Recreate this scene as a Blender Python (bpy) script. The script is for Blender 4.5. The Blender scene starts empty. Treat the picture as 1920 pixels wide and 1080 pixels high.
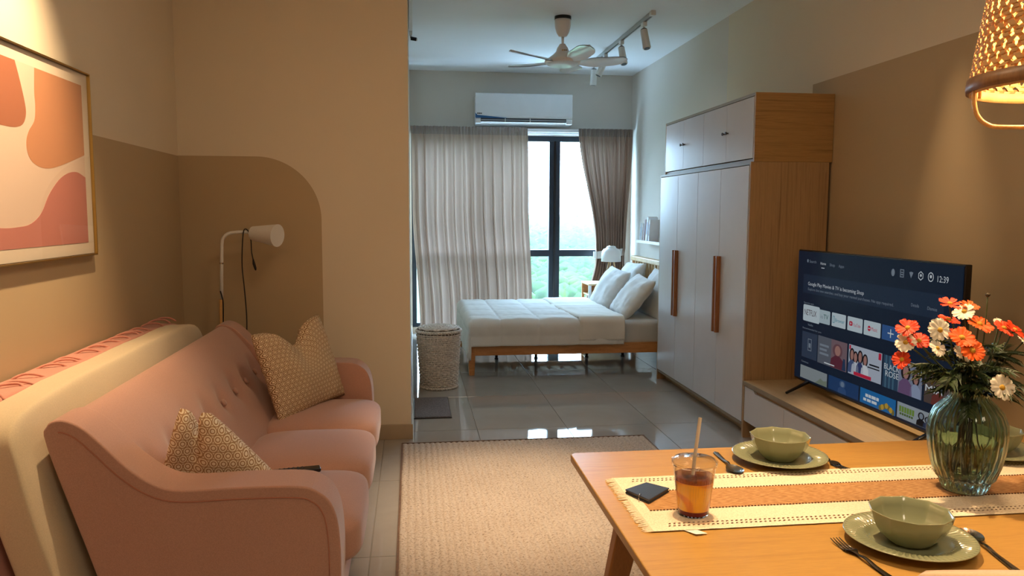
import bpy, bmesh, math, random
from math import sin, cos, pi, sqrt, exp, hypot, radians as RAD
from mathutils import Vector, Matrix, noise as mnoise

random.seed(7)
S = bpy.context.scene
COL = S.collection

# ------------------------------------------------------------------ camera
cam = bpy.data.cameras.new('camera')
cam.sensor_width = 36.0
cam.lens = 1450.0 / 1920.0 * 36.0
cam.clip_start, cam.clip_end = 0.05, 60000.0
co = bpy.data.objects.new('camera', cam)
COL.objects.link(co)
yaw, pitch, roll = RAD(7.376), RAD(5.497), RAD(0.191)
F = Vector((sin(yaw) * cos(pitch), cos(yaw) * cos(pitch), -sin(pitch)))
Rt = Vector((cos(yaw), -sin(yaw), 0.0))
Up = Rt.cross(F)
r2 = Rt * cos(roll) + Up * sin(roll)
u2 = Up * cos(roll) - Rt * sin(roll)
m = Matrix(((r2.x, u2.x, -F.x), (r2.y, u2.y, -F.y), (r2.z, u2.z, -F.z))).to_4x4()
m.translation = Vector((0, 0, 1.4))
co.matrix_world = m
S.camera = co

# ------------------------------------------------------------------ view, world, lights
S.view_settings.view_transform = 'Standard'
S.view_settings.look = 'None'
S.view_settings.exposure = 0.0
S.view_settings.gamma = 1.0
S.view_settings.use_curve_mapping = False
S.cycles.use_denoising = True
S.cycles.max_bounces = 10
S.cycles.diffuse_bounces = 5
S.cycles.glossy_bounces = 5
S.cycles.transmission_bounces = 8
S.cycles.transparent_max_bounces = 16
S.cycles.caustics_reflective = False
S.cycles.caustics_refractive = False
S.cycles.sample_clamp_indirect = 6.0

W = bpy.data.worlds.new('sky')
S.world = W
W.use_nodes = True
bgn = W.node_tree.nodes['Background']
bgn.inputs[0].default_value = (0.47, 0.72, 1.0, 1)
bgn.inputs[1].default_value = 35.0

def lamp(kind, name, loc, energy, color, target=None, **kw):
    d = bpy.data.lights.new(name, kind)
    d.energy = energy
    d.color = color
    for k, v in kw.items():
        setattr(d, k, v)
    o = bpy.data.objects.new(name, d)
    COL.objects.link(o)
    o.location = loc
    if target is not None:
        o.rotation_euler = (Vector(target) - Vector(loc)).to_track_quat('-Z', 'Y').to_euler()
    return o

WARM = (1.0, 0.69, 0.39)
WARM2 = (1.0, 0.75, 0.50)
# midday sun over the roof, lighting the forest in front of the building
lamp('SUN', 'sun', (0, -20, 60), 4.0, (1.0, 0.95, 0.85), target=(0.25, 0.55, -0.9 + 60), angle=RAD(0.5)).rotation_euler = \
    Vector((-0.35, 0.6, -0.72)).to_track_quat('-Z', 'Y').to_euler()
po = lamp('AREA', 'window_portal', (1.27, 9.22, 1.2), 1.0, (1, 1, 1), target=(1.27, 0, 1.2), shape='RECTANGLE', size=2.6, size_y=2.4)
po.data.cycles.is_portal = True
# cool white light under the ceiling fan
lamp('AREA', 'fan_light', (1.252, 6.46, 2.60), 5, (0.80, 0.92, 1.0), target=(1.252, 6.46, 0), shape='DISK', size=0.22)
# ceiling spots of the living part
lamp('SPOT', 'picture_spot', (-0.66, 2.62, 2.95), 300, WARM, target=(-1.34, 2.66, 1.75), spot_size=RAD(66), spot_blend=0.9, shadow_soft_size=0.03)
lamp('SPOT', 'rug_spot', (0.50, 3.60, 2.98), 330, WARM2, target=(0.50, 3.62, 0), spot_size=RAD(40), spot_blend=1.0, shadow_soft_size=0.04)
lamp('SPOT', 'television_spot', (2.37, 3.45, 2.96), 190, WARM, target=(2.37, 3.46, 0.4), spot_size=RAD(31), spot_blend=1.0, shadow_soft_size=0.02)
lamp('SPOT', 'table_spot', (0.74, 1.92, 2.95), 250, WARM, target=(0.86, 1.50, 0.75), spot_size=RAD(46), spot_blend=0.8, shadow_soft_size=0.03)
lamp('AREA', 'rear_fill', (0.55, -0.5, 2.97), 32, (1.0, 0.79, 0.56), target=(0.55, -0.5, 0), shape='SQUARE', size=0.9)  # added soft warm fill behind the camera, stands for no known fixture
lamp('AREA', 'living_fill', (0.35, 2.6, 2.97), 9, (1.0, 0.76, 0.50), target=(0.35, 2.6, 0), shape='SQUARE', size=0.5)  # second added fill, lifts the living part from above without a fixture

# ------------------------------------------------------------------ mesh helpers
class MB:
    def __init__(s):
        s.v, s.f, s.uv = [], [], None
    def add(s, vs, fs):
        n = len(s.v)
        s.v += [tuple(p) for p in vs]
        s.f += [tuple(i + n for i in f) for f in fs]
        return s
    def box(s, x0, x1, y0, y1, z0, z1):
        return s.add([(x0, y0, z0), (x1, y0, z0), (x1, y1, z0), (x0, y1, z0), (x0, y0, z1), (x1, y0, z1), (x1, y1, z1), (x0, y1, z1)],
                     [(0, 3, 2, 1), (4, 5, 6, 7), (0, 1, 5, 4), (1, 2, 6, 5), (2, 3, 7, 6), (3, 0, 4, 7)])
    def bar(s, p0, p1, w0, w1=None, d0=None, d1=None, up=(0, 0, 1)):
        """a straight tapered bar with a rectangular section from p0 to p1"""
        w1 = w0 if w1 is None else w1
        d0 = w0 if d0 is None else d0
        d1 = w1 if d1 is None else d1
        p0, p1 = Vector(p0), Vector(p1)
        t = (p1 - p0).normalized()
        u = Vector(up)
        if abs(t.dot(u)) > 0.95:
            u = Vector((1, 0, 0))
        a = u.cross(t).normalized()
        b = t.cross(a)
        vs = []
        for p, w, d in ((p0, w0, d0), (p1, w1, d1)):
            for i, j in ((-1, -1), (1, -1), (1, 1), (-1, 1)):
                vs.append(p + a * (i * w / 2) + b * (j * d / 2))
        return s.add(vs, [(0, 3, 2, 1), (4, 5, 6, 7), (0, 1, 5, 4), (1, 2, 6, 5), (2, 3, 7, 6), (3, 0, 4, 7)])
    def tube(s, pts, r, n=8, closed=False, cap=True):
        pts = [Vector(p) for p in pts]
        N = len(pts)
        rs = r if isinstance(r, (list, tuple)) else [r] * N
        vs, fs = [], []
        prev = None
        for i, p in enumerate(pts):
            a = pts[(i - 1) % N] if (closed or i > 0) else p
            b = pts[(i + 1) % N] if (closed or i < N - 1) else p
            t = (b - a).normalized()
            if prev is None:
                u = Vector((0, 0, 1)) if abs(t.z) < 0.9 else Vector((1, 0, 0))
                u = (u - t * u.dot(t)).normalized()
            else:
                u = (prev - t * prev.dot(t)).normalized()
            prev = u
            w = t.cross(u)
            for k in range(n):
                q = 2 * pi * k / n
                vs.append(p + (u * cos(q) + w * sin(q)) * rs[i])
        M = N if closed else N - 1
        for i in range(M):
            j = (i + 1) % N
            for k in range(n):
                k2 = (k + 1) % n
                fs.append((i * n + k, i * n + k2, j * n + k2, j * n + k))
        if cap and not closed:
            fs.append(tuple(range(n))[::-1])
            fs.append(tuple((N - 1) * n + k for k in range(n)))
        return s.add(vs, fs)
    def lathe(s, prof, n=32, c=(0, 0, 0), rfun=None, close=False):
        """prof: list of (r, z) turned about a vertical axis through c"""
        vs, fs = [], []
        for (r, z) in prof:
            for k in range(n):
                q = 2 * pi * k / n
                rr, zz = (r, z) if rfun is None else rfun(r, z, q)
                vs.append((c[0] + rr * cos(q), c[1] + rr * sin(q), c[2] + zz))
        P = len(prof)
        for i in range(P if close else P - 1):
            j = (i + 1) % P
            for k in range(n):
                k2 = (k + 1) % n
                fs.append((i * n + k, i * n + k2, j * n + k2, j * n + k))
        if not close:
            if prof[0][0] > 1e-6:
                fs.append(tuple(range(n))[::-1])
            if prof[-1][0] > 1e-6:
                fs.append(tuple((P - 1) * n + k for k in range(n)))
        return s.add(vs, fs)
    def grid(s, fun, nu, nv, wrapu=False, wrapv=False):
        vs, fs = [], []
        for i in range(nu + (0 if wrapu else 1)):
            for j in range(nv + (0 if wrapv else 1)):
                vs.append(fun(i / nu, j / nv))
        A = nu if wrapu else nu + 1
        B = nv if wrapv else nv + 1
        for i in range(nu):
            for j in range(nv):
                i2, j2 = (i + 1) % A, (j + 1) % B
                fs.append((i * B + j, i2 * B + j, i2 * B + j2, i * B + j2))
        return s.add(vs, fs)
    def prism(s, poly, axis, a, b):
        """poly of 2-D points swept along axis from a to b: axis y takes (x, z), x takes (y, z), z takes (x, y)"""
        def P(p, t):
            return {'y': (p[0], t, p[1]), 'x': (t, p[0], p[1]), 'z': (p[0], p[1], t)}[axis]
        n = len(poly)
        vs = [P(p, a) for p in poly] + [P(p, b) for p in poly]
        fs = [tuple(range(n)), tuple(range(2 * n - 1, n - 1, -1))]
        fs += [(i, i + n, (i + 1) % n + n, (i + 1) % n) for i in range(n)]
        return s.add(vs, fs)
    def soft(s, c, h, k=6.0, n=10, top=0.0):
        """a rounded, slightly puffed box: centre c, half sizes h"""
        vs, fs, idx = [], [], {}
        def put(p):
            q = tuple(round(t, 5) for t in p)
            if q not in idx:
                L = (abs(p[0]) ** k + abs(p[1]) ** k + abs(p[2]) ** k) ** (1 / k)
                x, y, z = p[0] / L, p[1] / L, p[2] / L
                zz = z * h[2]
                if z > 0:
                    zz += top * (1 - x * x) * (1 - y * y) * z
                idx[q] = len(vs)
                vs.append((c[0] + x * h[0], c[1] + y * h[1], c[2] + zz))
            return idx[q]
        for ax in range(3):
            for sg in (-1, 1):
                for i in range(n):
                    for j in range(n):
                        q = []
                        for (di, dj) in ((0, 0), (1, 0), (1, 1), (0, 1)):
                            a, b = -1 + 2 * (i + di) / n, -1 + 2 * (j + dj) / n
                            p = [0, 0, 0]
                            p[ax] = sg
                            p[(ax + 1) % 3] = a
                            p[(ax + 2) % 3] = b
                            q.append(put(p))
                        fs.append(tuple(q) if sg > 0 else tuple(q[::-1]))
        return s.add(vs, fs)
    def mesh(s, name, off=(0, 0, 0), smooth=False):
        me = bpy.data.meshes.new(name)
        me.from_pydata([(p[0] - off[0], p[1] - off[1], p[2] - off[2]) for p in s.v], [], s.f)
        if smooth:
            me.polygons.foreach_set('use_smooth', [True] * len(me.polygons))
        if s.uv is not None:
            l = me.uv_layers.new(name='UVMap')
            for i, lp in enumerate(me.loops):
                l.data[i].uv = s.uv[lp.vertex_index]
        me.update()
        return me

WL = {}
def wloc(o):
    return WL.get(o.name, Vector((0, 0, 0)))
def tag(o, label, cat, group=None):
    o['label'] = label
    o['category'] = cat
    if group:
        o['group'] = group
    return o
def empty(name, label, cat, loc=(0, 0, 0), group=None):
    o = bpy.data.objects.new(name, None)
    COL.objects.link(o)
    o.empty_display_size = 0.1
    o.location = loc
    WL[o.name] = Vector(loc)
    return tag(o, label, cat, group)
def fixnormals(me):
    bm = bmesh.new()
    bm.from_mesh(me)
    bmesh.ops.recalc_face_normals(bm, faces=bm.faces)
    bm.to_mesh(me)
    bm.free()
def bev(o, w, seg=2, ang=35):
    b = o.modifiers.new('edge', 'BEVEL')
    b.width = w
    b.segments = seg
    b.limit_method = 'ANGLE'
    b.angle_limit = RAD(ang)
    b.harden_normals = False
    return o
def put(name, mb, mat, parent=None, loc=None, smooth=False, bevel=0, seg=2, local=False, fix=True):
    """link one mesh object; vertices are given in world coordinates unless local"""
    L = Vector(loc) if loc is not None else (wloc(parent) if parent else Vector((0, 0, 0)))
    me = mb if isinstance(mb, bpy.types.Mesh) else mb.mesh(name, (0, 0, 0) if local else L, smooth)
    if fix and not isinstance(mb, bpy.types.Mesh):
        fixnormals(me)
    o = bpy.data.objects.new(name, me)
    COL.objects.link(o)
    if mat is not None and not me.materials:
        me.materials.append(mat)
    if parent:
        o.parent = parent
        WL[o.name] = wloc(parent)
        if loc is not None:
            o.location = L - wloc(parent)
            WL[o.name] = L
    else:
        o.location = L
        WL[o.name] = L
    if bevel:
        bev(o, bevel, seg)
    return o
def copytree(o, parent=None):
    c = o.copy()
    COL.objects.link(c)
    c.parent = parent
    for ch in list(o.children):
        copytree(ch, c)
    return c
def structure(o):
    o['kind'] = 'structure'
    return o
def spline(pts, n=8, closed=False):
    """Catmull-Rom through points"""
    P = [Vector(p) for p in pts]
    N = len(P)
    out = []
    for i in range(N if closed else N - 1):
        a = P[(i - 1) % N] if (closed or i > 0) else P[0] * 2 - P[1]
        b, c = P[i], P[(i + 1) % N]
        d = P[(i + 2) % N] if (closed or i < N - 2) else P[-1] * 2 - P[-2]
        for k in range(n):
            t = k / n
            out.append(0.5 * ((2 * b) + (c - a) * t + (2 * a - 5 * b + 4 * c - d) * t * t + (3 * b - a - 3 * c + d) * t ** 3))
    if not closed:
        out.append(P[-1])
    return out
def smoothstep(a, b, x):
    t = min(1, max(0, (x - a) / (b - a)))
    return t * t * (3 - 2 * t)

# ------------------------------------------------------------------ material helpers
def lin(c):
    def f(u):
        u /= 255.0
        return u / 12.92 if u <= 0.04045 else ((u + 0.055) / 1.055) ** 2.4
    return (f(c[0]), f(c[1]), f(c[2]), 1)
class NT:
    def __init__(s, name):
        s.m = bpy.data.materials.new(name)
        s.m.use_nodes = True
        s.t = s.m.node_tree
        s.b = s.t.nodes['Principled BSDF']
        s.out = s.t.nodes['Material Output']
    def n(s, typ, **kw):
        x = s.t.nodes.new(typ)
        for k, v in kw.items():
            if k.startswith('i_'):
                x.inputs[k[2:].replace('_', ' ')].default_value = v
            else:
                setattr(x, k, v)
        return x
    def l(s, a, b):
        s.t.links.new(a, b)
    def math(s, op, a, b=None, c=None):
        x = s.t.nodes.new('ShaderNodeMath')
        x.operation = op
        for i, v in enumerate((a, b, c)):
            if v is None:
                continue
            if isinstance(v, (int, float)):
                x.inputs[i].default_value = v
            else:
                s.l(v, x.inputs[i])
        return x.outputs[0]
    def mix(s, fac, a, b):
        x = s.t.nodes.new('ShaderNodeMix')
        x.data_type = 'RGBA'
        for sock, v in ((x.inputs[0], fac), (x.inputs[6], a), (x.inputs[7], b)):
            if isinstance(v, (int, float, tuple)):
                sock.default_value = v
            else:
                s.l(v, sock)
        return x.outputs[2]
    def coord(s, kind='Object', scale=(1, 1, 1), rot=(0, 0, 0)):
        tc = s.n('ShaderNodeTexCoord')
        mp = s.n('ShaderNodeMapping')
        mp.inputs['Scale'].default_value = scale
        mp.inputs['Rotation'].default_value = rot
        s.l(tc.outputs[kind], mp.inputs[0])
        return mp.outputs[0]
    def noise(s, vec, scale=5, detail=3, rough=0.5, dist=0.0):
        x = s.n('ShaderNodeTexNoise')
        s.l(vec, x.inputs['Vector'])
        x.inputs['Scale'].default_value = scale
        x.inputs['Detail'].default_value = detail
        x.inputs['Roughness'].default_value = rough
        x.inputs['Distortion'].default_value = dist
        return x.outputs['Fac']
    def ramp(s, fac, stops):
        x = s.n('ShaderNodeValToRGB')
        e = x.color_ramp.elements
        while len(e) < len(stops):
            e.new(0.5)
        for i, (p, c) in enumerate(stops):
            e[i].position = p
            e[i].color = c
        s.l(fac, x.inputs[0])
        return x.outputs[0]
    def bump(s, h, strength=0.3, dist=0.01):
        x = s.n('ShaderNodeBump')
        x.inputs['Strength'].default_value = strength
        x.inputs['Distance'].default_value = dist
        s.l(h, x.inputs['Height'])
        s.l(x.outputs[0], s.b.inputs['Normal'])
def plain(name, c, rough=0.5, metal=0.0, var=0.06, vs=6.0, bump=0.0, bs=300.0, spec=0.5, coat=0.0, sheen=0.0):
    t = NT(name)
    v = t.coord()
    f = t.noise(v, vs, 3)
    C = lin(c)
    lo = tuple(x * (1 - var) for x in C[:3]) + (1,)
    hi = tuple(min(1, x * (1 + var)) for x in C[:3]) + (1,)
    t.l(t.ramp(f, [(0.3, lo), (0.7, hi)]), t.b.inputs['Base Color'])
    t.b.inputs['Roughness'].default_value = rough
    t.b.inputs['Metallic'].default_value = metal
    t.b.inputs['Specular IOR Level'].default_value = spec
    t.b.inputs['Coat Weight'].default_value = coat
    t.b.inputs['Sheen Weight'].default_value = sheen
    if bump:
        t.bump(t.noise(v, bs, 2), bump, 0.002)
    return t.m
def wood(name, c1, c2, scale=(1, 1, 1), rough=0.45, c3=None, coat=0.0, fine=40):
    t = NT(name)
    v = t.coord('Object', scale)
    f = t.noise(v, 3.0, 6, 0.6, 0.6)
    st = [(0.3, lin(c1)), (0.7, lin(c2))]
    if c3:
        st = [(0.28, lin(c1)), (0.5, lin(c2)), (0.72, lin(c3))]
    a = t.ramp(f, st)
    g = t.noise(v, fine, 2, 0.5)
    gm = t.ramp(g, [(0.35, (0.82, 0.8, 0.78, 1)), (0.6, (1, 1, 1, 1))])
    mx = t.n('ShaderNodeMix')
    mx.data_type = 'RGBA'
    mx.blend_type = 'MULTIPLY'
    mx.inputs[0].default_value = 0.6
    t.l(a, mx.inputs[6])
    t.l(gm, mx.inputs[7])
    t.l(mx.outputs[2], t.b.inputs['Base Color'])
    t.b.inputs['Roughness'].default_value = rough
    t.b.inputs['Coat Weight'].default_value = coat
    t.bump(g, 0.08, 0.001)
    return t.m
def fabric(name, c, var=0.1, scale=350, bump=0.4, rough=0.95, sheen=0.25, big=4):
    t = NT(name)
    v = t.coord()
    C = lin(c)
    f = t.noise(v, scale, 2)
    g = t.noise(v, big, 2)
    a = t.ramp(f, [(0.3, tuple(x * (1 - var) for x in C[:3]) + (1,)), (0.7, tuple(min(1, x * (1 + var)) for x in C[:3]) + (1,))])
    b = t.ramp(g, [(0.3, (0.95, 0.95, 0.95, 1)), (0.7, (1, 1, 1, 1))])
    mx = t.n('ShaderNodeMix')
    mx.data_type = 'RGBA'
    mx.blend_type = 'MULTIPLY'
    mx.inputs[0].default_value = 1.0
    t.l(a, mx.inputs[6])
    t.l(b, mx.inputs[7])
    t.l(mx.outputs[2], t.b.inputs['Base Color'])
    t.b.inputs['Roughness'].default_value = rough
    t.b.inputs['Specular IOR Level'].default_value = 0.2
    t.b.inputs['Sheen Weight'].default_value = sheen
    t.bump(f, bump, 0.001)
    return t.m
def emit(name, c, k):
    t = NT(name)
    t.b.inputs['Base Color'].default_value = (0.004, 0.004, 0.005, 1)
    t.b.inputs['Roughness'].default_value = 0.25
    t.b.inputs['Specular IOR Level'].default_value = 0.08
    t.b.inputs['Emission Color'].default_value = lin(c)
    t.b.inputs['Emission Strength'].default_value = k
    return t.m
def clear(name, tint=(1, 1, 1, 1), ior=1.45, rough=0.0):
    """thin clear sheet: light passes straight, surface reflects by Fresnel"""
    t = NT(name)
    tr = t.n('ShaderNodeBsdfTransparent')
    tr.inputs[0].default_value = tint
    gl = t.n('ShaderNodeBsdfGlossy')
    gl.inputs['Roughness'].default_value = rough
    f0 = ((ior - 1) / (ior + 1)) ** 2
    lw = t.n('ShaderNodeLayerWeight')
    lw.inputs[0].default_value = 0.5
    p5 = t.math('POWER', lw.outputs['Facing'], 5.0)
    mx = t.n('ShaderNodeMixShader')
    t.l(t.math('MULTIPLY_ADD', p5, 1 - f0, f0), mx.inputs[0])
    t.l(tr.outputs[0], mx.inputs[1])
    t.l(gl.outputs[0], mx.inputs[2])
    t.l(mx.outputs[0], t.out.inputs[0])
    return t.m

# ------------------------------------------------------------------ paint with its own shapes
CREAM, TAUPE, GREIGE = (224, 213, 192), (186, 166, 134), (218, 211, 201)
def wall_paint(name, base, fun=None, second=None):
    t = NT(name)
    g = t.n('ShaderNodeNewGeometry')
    sp = t.n('ShaderNodeSeparateXYZ')
    t.l(g.outputs['Position'], sp.inputs[0])
    x, y, z = sp.outputs
    v = t.coord()
    f = t.noise(v, 2.0, 3)
    def tone(c):
        C = lin(c)
        return t.ramp(f, [(0.3, tuple(q * 0.97 for q in C[:3]) + (1,)), (0.7, C)])
    c = tone(base)
    if fun:
        for mask, cc in fun(t, x, y, z):
            c = t.mix(mask, c, tone(cc))
    t.l(c, t.b.inputs['Base Color'])
    t.b.inputs['Roughness'].default_value = 0.75
    t.b.inputs['Specular IOR Level'].default_value = 0.25
    t.bump(t.noise(v, 120, 3), 0.08, 0.002)
    return t.m
def f_left(t, x, y, z):
    return [(t.math('LESS_THAN', z, 1.728), TAUPE)]
def f_alcove(t, x, y, z):
    a = t.math('MULTIPLY', t.math('LESS_THAN', x, -0.906), t.math('LESS_THAN', z, 1.730))
    b = t.math('MULTIPLY', t.math('LESS_THAN', x, -0.536), t.math('LESS_THAN', z, 1.360))
    dx = t.math('ADD', x, 0.906)
    dz = t.math('SUBTRACT', z, 1.360)
    d = t.math('SQRT', t.math('ADD', t.math('MULTIPLY', dx, dx), t.math('MULTIPLY', dz, dz)))
    c = t.math('LESS_THAN', d, 0.370)
    return [(t.math('MAXIMUM', t.math('MAXIMUM', a, b), c), TAUPE)]
def f_right(t, x, y, z):
    a = t.math('MULTIPLY', t.math('LESS_THAN', y, 4.84), t.math('LESS_THAN', z, 2.241))
    b = t.math('GREATER_THAN', y, 6.242)
    return [(a, TAUPE), (b, GREIGE)]

M = {}
M['wall_left'] = wall_paint('paint left', CREAM, f_left)
M['wall_alcove'] = wall_paint('paint alcove', CREAM, f_alcove)
M['wall_right'] = wall_paint('paint right', CREAM, f_right)
M['wall_back'] = wall_paint('paint back', (214, 208, 198))
M['wall_plain'] = wall_paint('paint cream', CREAM)
M['ceiling'] = wall_paint('paint ceiling', (240, 243, 246))
M['baseboard'] = plain('baseboard tile', (176, 158, 132), 0.35)
M['white'] = plain('white laminate', (206, 207, 212), 0.22, var=0.02)
M['white_soft'] = plain('white plastic', (228, 228, 226), 0.35, var=0.02)
M['white_gloss'] = plain('white gloss plastic', (232, 234, 236), 0.15, var=0.02)
M['black'] = plain('black plastic', (18, 18, 20), 0.3)
M['blackmetal'] = plain('black metal', (22, 23, 26), 0.35, 0.4)
M['steel'] = plain('steel', (190, 188, 184), 0.18, 1.0, var=0.03)
M['darksteel'] = plain('dark steel', (120, 116, 112), 0.22, 1.0, var=0.03)
M['gold'] = plain('brushed gold', (196, 160, 92), 0.3, 1.0)
M['frame_dark'] = plain('dark aluminium', (38, 48, 60), 0.4, 0.2)
M['oakV'] = wood('oak laminate upright', (136, 108, 78), (176, 146, 108), (24, 24, 0.5), 0.42, (156, 128, 92))
M['oakH'] = wood('oak laminate level', (130, 102, 68), (172, 138, 94), (14, 0.7, 14), 0.42, (152, 118, 78))
M['oakEdge'] = plain('oak laminate edge', (142, 128, 104), 0.45, var=0.1)
M['oakHx'] = wood('oak laminate along x', (128, 98, 60), (174, 138, 88), (0.6, 14, 20), 0.42, (150, 118, 74))
M['handle'] = wood('brown wood handle', (120, 74, 40), (160, 104, 60), (14, 14, 1), 0.4)
M['table'] = wood('oak table veneer', (172, 128, 64), (190, 146, 76), (0.9, 16, 6), 0.36, (182, 138, 70), coat=0.15, fine=30)
M['tableleg'] = wood('oak table leg', (150, 98, 46), (182, 124, 62), (14, 14, 1), 0.4)
M['bedwood'] = wood('pale rubberwood', (176, 112, 58), (206, 146, 88), (1.2, 9, 9), 0.4, (196, 130, 72))
M['bedpale'] = wood('pale wood', (206, 172, 124), (226, 196, 150), (6, 6, 1.5), 0.45)
M['bamboo'] = wood('bamboo', (200, 150, 88), (226, 180, 116), (8, 8, 2), 0.45)
M['bamboo_pale'] = wood('pale bamboo', (206, 158, 96), (226, 182, 120), (6, 6, 6), 0.45)
M['sofa'] = fabric('dusty pink upholstery', (186, 144, 128), 0.10, 420, 0.35, 0.9, 0.35)
M['sofaseam'] = fabric('pink seam', (176, 118, 98), 0.06, 420, 0.2)
M['beige'] = fabric('beige cotton cover', (206, 190, 160), 0.06, 300, 0.25)
M['pink'] = fabric('salmon pink cotton', (206, 146, 130), 0.06, 300, 0.25)
M['duvet'] = fabric('off white duvet cotton', (222, 221, 217), 0.04, 260, 0.2)
M['pillow'] = fabric('white pillow cotton', (218, 218, 216), 0.04, 260, 0.2)
M['sheet'] = fabric('pale grey sheet', (200, 200, 200), 0.04, 260, 0.2)
M['mat'] = fabric('grey mat', (112, 104, 104), 0.35, 90, 0.8)
M['wicker'] = plain('whitewashed wicker', (222, 214, 206), 0.7, var=0.25, vs=60, bump=0.3)
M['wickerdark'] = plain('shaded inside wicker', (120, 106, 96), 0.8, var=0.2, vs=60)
M['sage'] = plain('sage green glazed stoneware', (138, 142, 112), 0.16, var=0.05, coat=0.4)
M['navy'] = plain('navy leather', (34, 42, 58), 0.5, bump=0.3, bs=400)
M['cord'] = plain('black cord', (20, 16, 16), 0.5)
M['straw'] = plain('milky plastic straw', (226, 216, 200), 0.35)
M['petalO'] = plain('orange petal', (232, 92, 10), 0.55, var=0.18, vs=30)
M['petalR'] = plain('red orange petal', (222, 62, 12), 0.55, var=0.18, vs=30)
M['petalW'] = plain('cream white petal', (242, 234, 212), 0.55, var=0.04, vs=30)
M['pollen'] = plain('yellow flower centre', (196, 150, 40), 0.7, var=0.3, vs=200)
M['stem'] = plain('green stem', (74, 84, 44), 0.55, var=0.15)
M['leaf'] = plain('dark green leaf', (44, 62, 26), 0.5, var=0.25, vs=25)
M['bud'] = plain('brown bud', (58, 48, 24), 0.6)
M['paper'] = plain('white paper', (236, 230, 220), 0.7)

# ------------------------------------------------------------------ room shell
def box_obj(name, mat, *boxes, **kw):
    mb = MB()
    for b in boxes:
        mb.box(*b)
    return put(name, mb, mat, **kw)
CE = 3.02
XL, XR, YB, YA, XP, YF = -1.345, 2.595, 9.05, 4.76, -0.015, -2.2
grout = plain('grout', (150, 142, 132), 0.7)
fl = structure(box_obj('floor', grout, (XL - .1, XR + .1, YF, YB + .15, -0.12, -0.004)))
tt = NT('polished porcelain')
g = tt.n('ShaderNodeObjectInfo')
vv = tt.coord('Object', (1, 1, 1))
f1 = tt.noise(vv, 1.6, 5, 0.6, 1.2)
f2 = tt.noise(vv, 9, 3)
base = tt.ramp(f1, [(0.3, lin((163, 157, 150))), (0.7, lin((175, 170, 163)))])
tt.l(base, tt.b.inputs['Base Color'])
tt.b.inputs['Roughness'].default_value = 0.03
tt.b.inputs['Specular IOR Level'].default_value = 0.50
M['tile'] = tt.m
TX, TY, GX, GY = 0.59, 0.91, 1.0, 5.82
xs = sorted({XL, XR} | {GX + TX * k for k in range(-6, 6) if XL + .02 < GX + TX * k < XR - .02})
ys = sorted({YF, YB} | {GY + TY * k for k in range(-12, 8) if YF + .02 < GY + TY * k < YB - .02})
tcache = {}
for i in range(len(xs) - 1):
    for j in range(len(ys) - 1):
        x0, x1, y0, y1 = xs[i], xs[i + 1], ys[j], ys[j + 1]
        if y0 > YA and x1 < XP:
            continue
        key = (round(x1 - x0, 3), round(y1 - y0, 3))
        if key not in tcache:
            q = 0.0012
            mb = MB()
            a, b = x1 - x0, y1 - y0
            e = 0.0014
            mb.add([(q, q, -.004), (a - q, q, -.004), (a - q, b - q, -.004), (q, b - q, -.004),
                    (q + e, q + e, 0), (a - q - e, q + e, 0), (a - q - e, b - q - e, 0), (q + e, b - q - e, 0)],
                   [(4, 5, 6, 7), (0, 1, 5, 4), (1, 2, 6, 5), (2, 3, 7, 6), (3, 0, 4, 7)])
            tcache[key] = mb.mesh('tile')
            tcache[key].materials.append(M['tile'])
        o = bpy.data.objects.new('tile', tcache[key])
        COL.objects.link(o)
        o.parent = fl
        o.location = (x0, y0, 0)
structure(box_obj('ceiling', M['ceiling'], (XL - .1, XR + .1, YF, YB + .15, CE, CE + .15)))
structure(box_obj('wall_left', M['wall_left'], (XL - .12, XL, YF, YA + .1, -.004, CE)))
structure(box_obj('wall_alcove', M['wall_alcove'], (XL, XP, YA, YB + .15, -.004, CE)))
structure(box_obj('wall_right', M['wall_right'], (XR, XR + .12, YF, YB + .15, -.004, CE)))
structure(box_obj('wall_front', M['wall_plain'], (XL - .12, XR + .12, YF - .12, YF, -.004, CE)))
WX0, WX1, WZ0, WZ1 = 0.0, 2.49, 0.07, 2.305
structure(box_obj('wall_back', M['wall_back'], (XP, WX0, YB, YB + .15, -.004, CE), (WX1, XR, YB, YB + .15, -.004, CE),
                  (WX0, WX1, YB, YB + .15, WZ1, CE), (WX0, WX1, YB, YB + .15, -.004, WZ0)))
structure(box_obj('baseboard_alcove', M['baseboard'], (XL, XP + .011, YA - .012, YA, 0, .093), bevel=.002))
structure(box_obj('baseboard_partition', M['baseboard'], (XP, XP + .011, YA, YB, 0, .093), bevel=.002))
structure(box_obj('baseboard_left', M['baseboard'], (XL, XL + .011, YF, YA - .012, 0, .093), bevel=.002))
structure(box_obj('baseboard_right', M['baseboard'], (XR - .011, XR, YF, YB, 0, .093), bevel=.002))

# window wall: dark aluminium frame, mullions, transoms and panes
win = structure(box_obj('window_1', M['frame_dark'], (WX0, WX1, YB + .02, YB + .1, WZ1 - .06, WZ1), (WX0, WX1, YB + .02, YB + .1, WZ0, WZ0 + .05),
                        (WX0, WX0 + .05, YB + .02, YB + .1, WZ0 + .05, WZ1 - .06), (WX1 - .05, WX1, YB + .02, YB + .1, WZ0 + .05, WZ1 - .06)))
muls = [(0.775, 0.885), (1.612, 1.742)]
glass = clear('window glass', (0.96, 0.985, 0.98, 1))
edges = [WX0 + .05] + [e for a in muls for e in a] + [WX1 - .05]
for a, b in muls:
    mu = put('mullion', MB().box(a, b, YB + .012, YB + .105, WZ0 + .05, WZ1 - .06), M['frame_dark'], win, bevel=.004)
    put('mullion_groove', MB().box((a + b) / 2 - .012, (a + b) / 2 + .012, YB + .004, YB + .0125, WZ0 + .05, WZ1 - .06), M['black'], mu)
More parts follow.
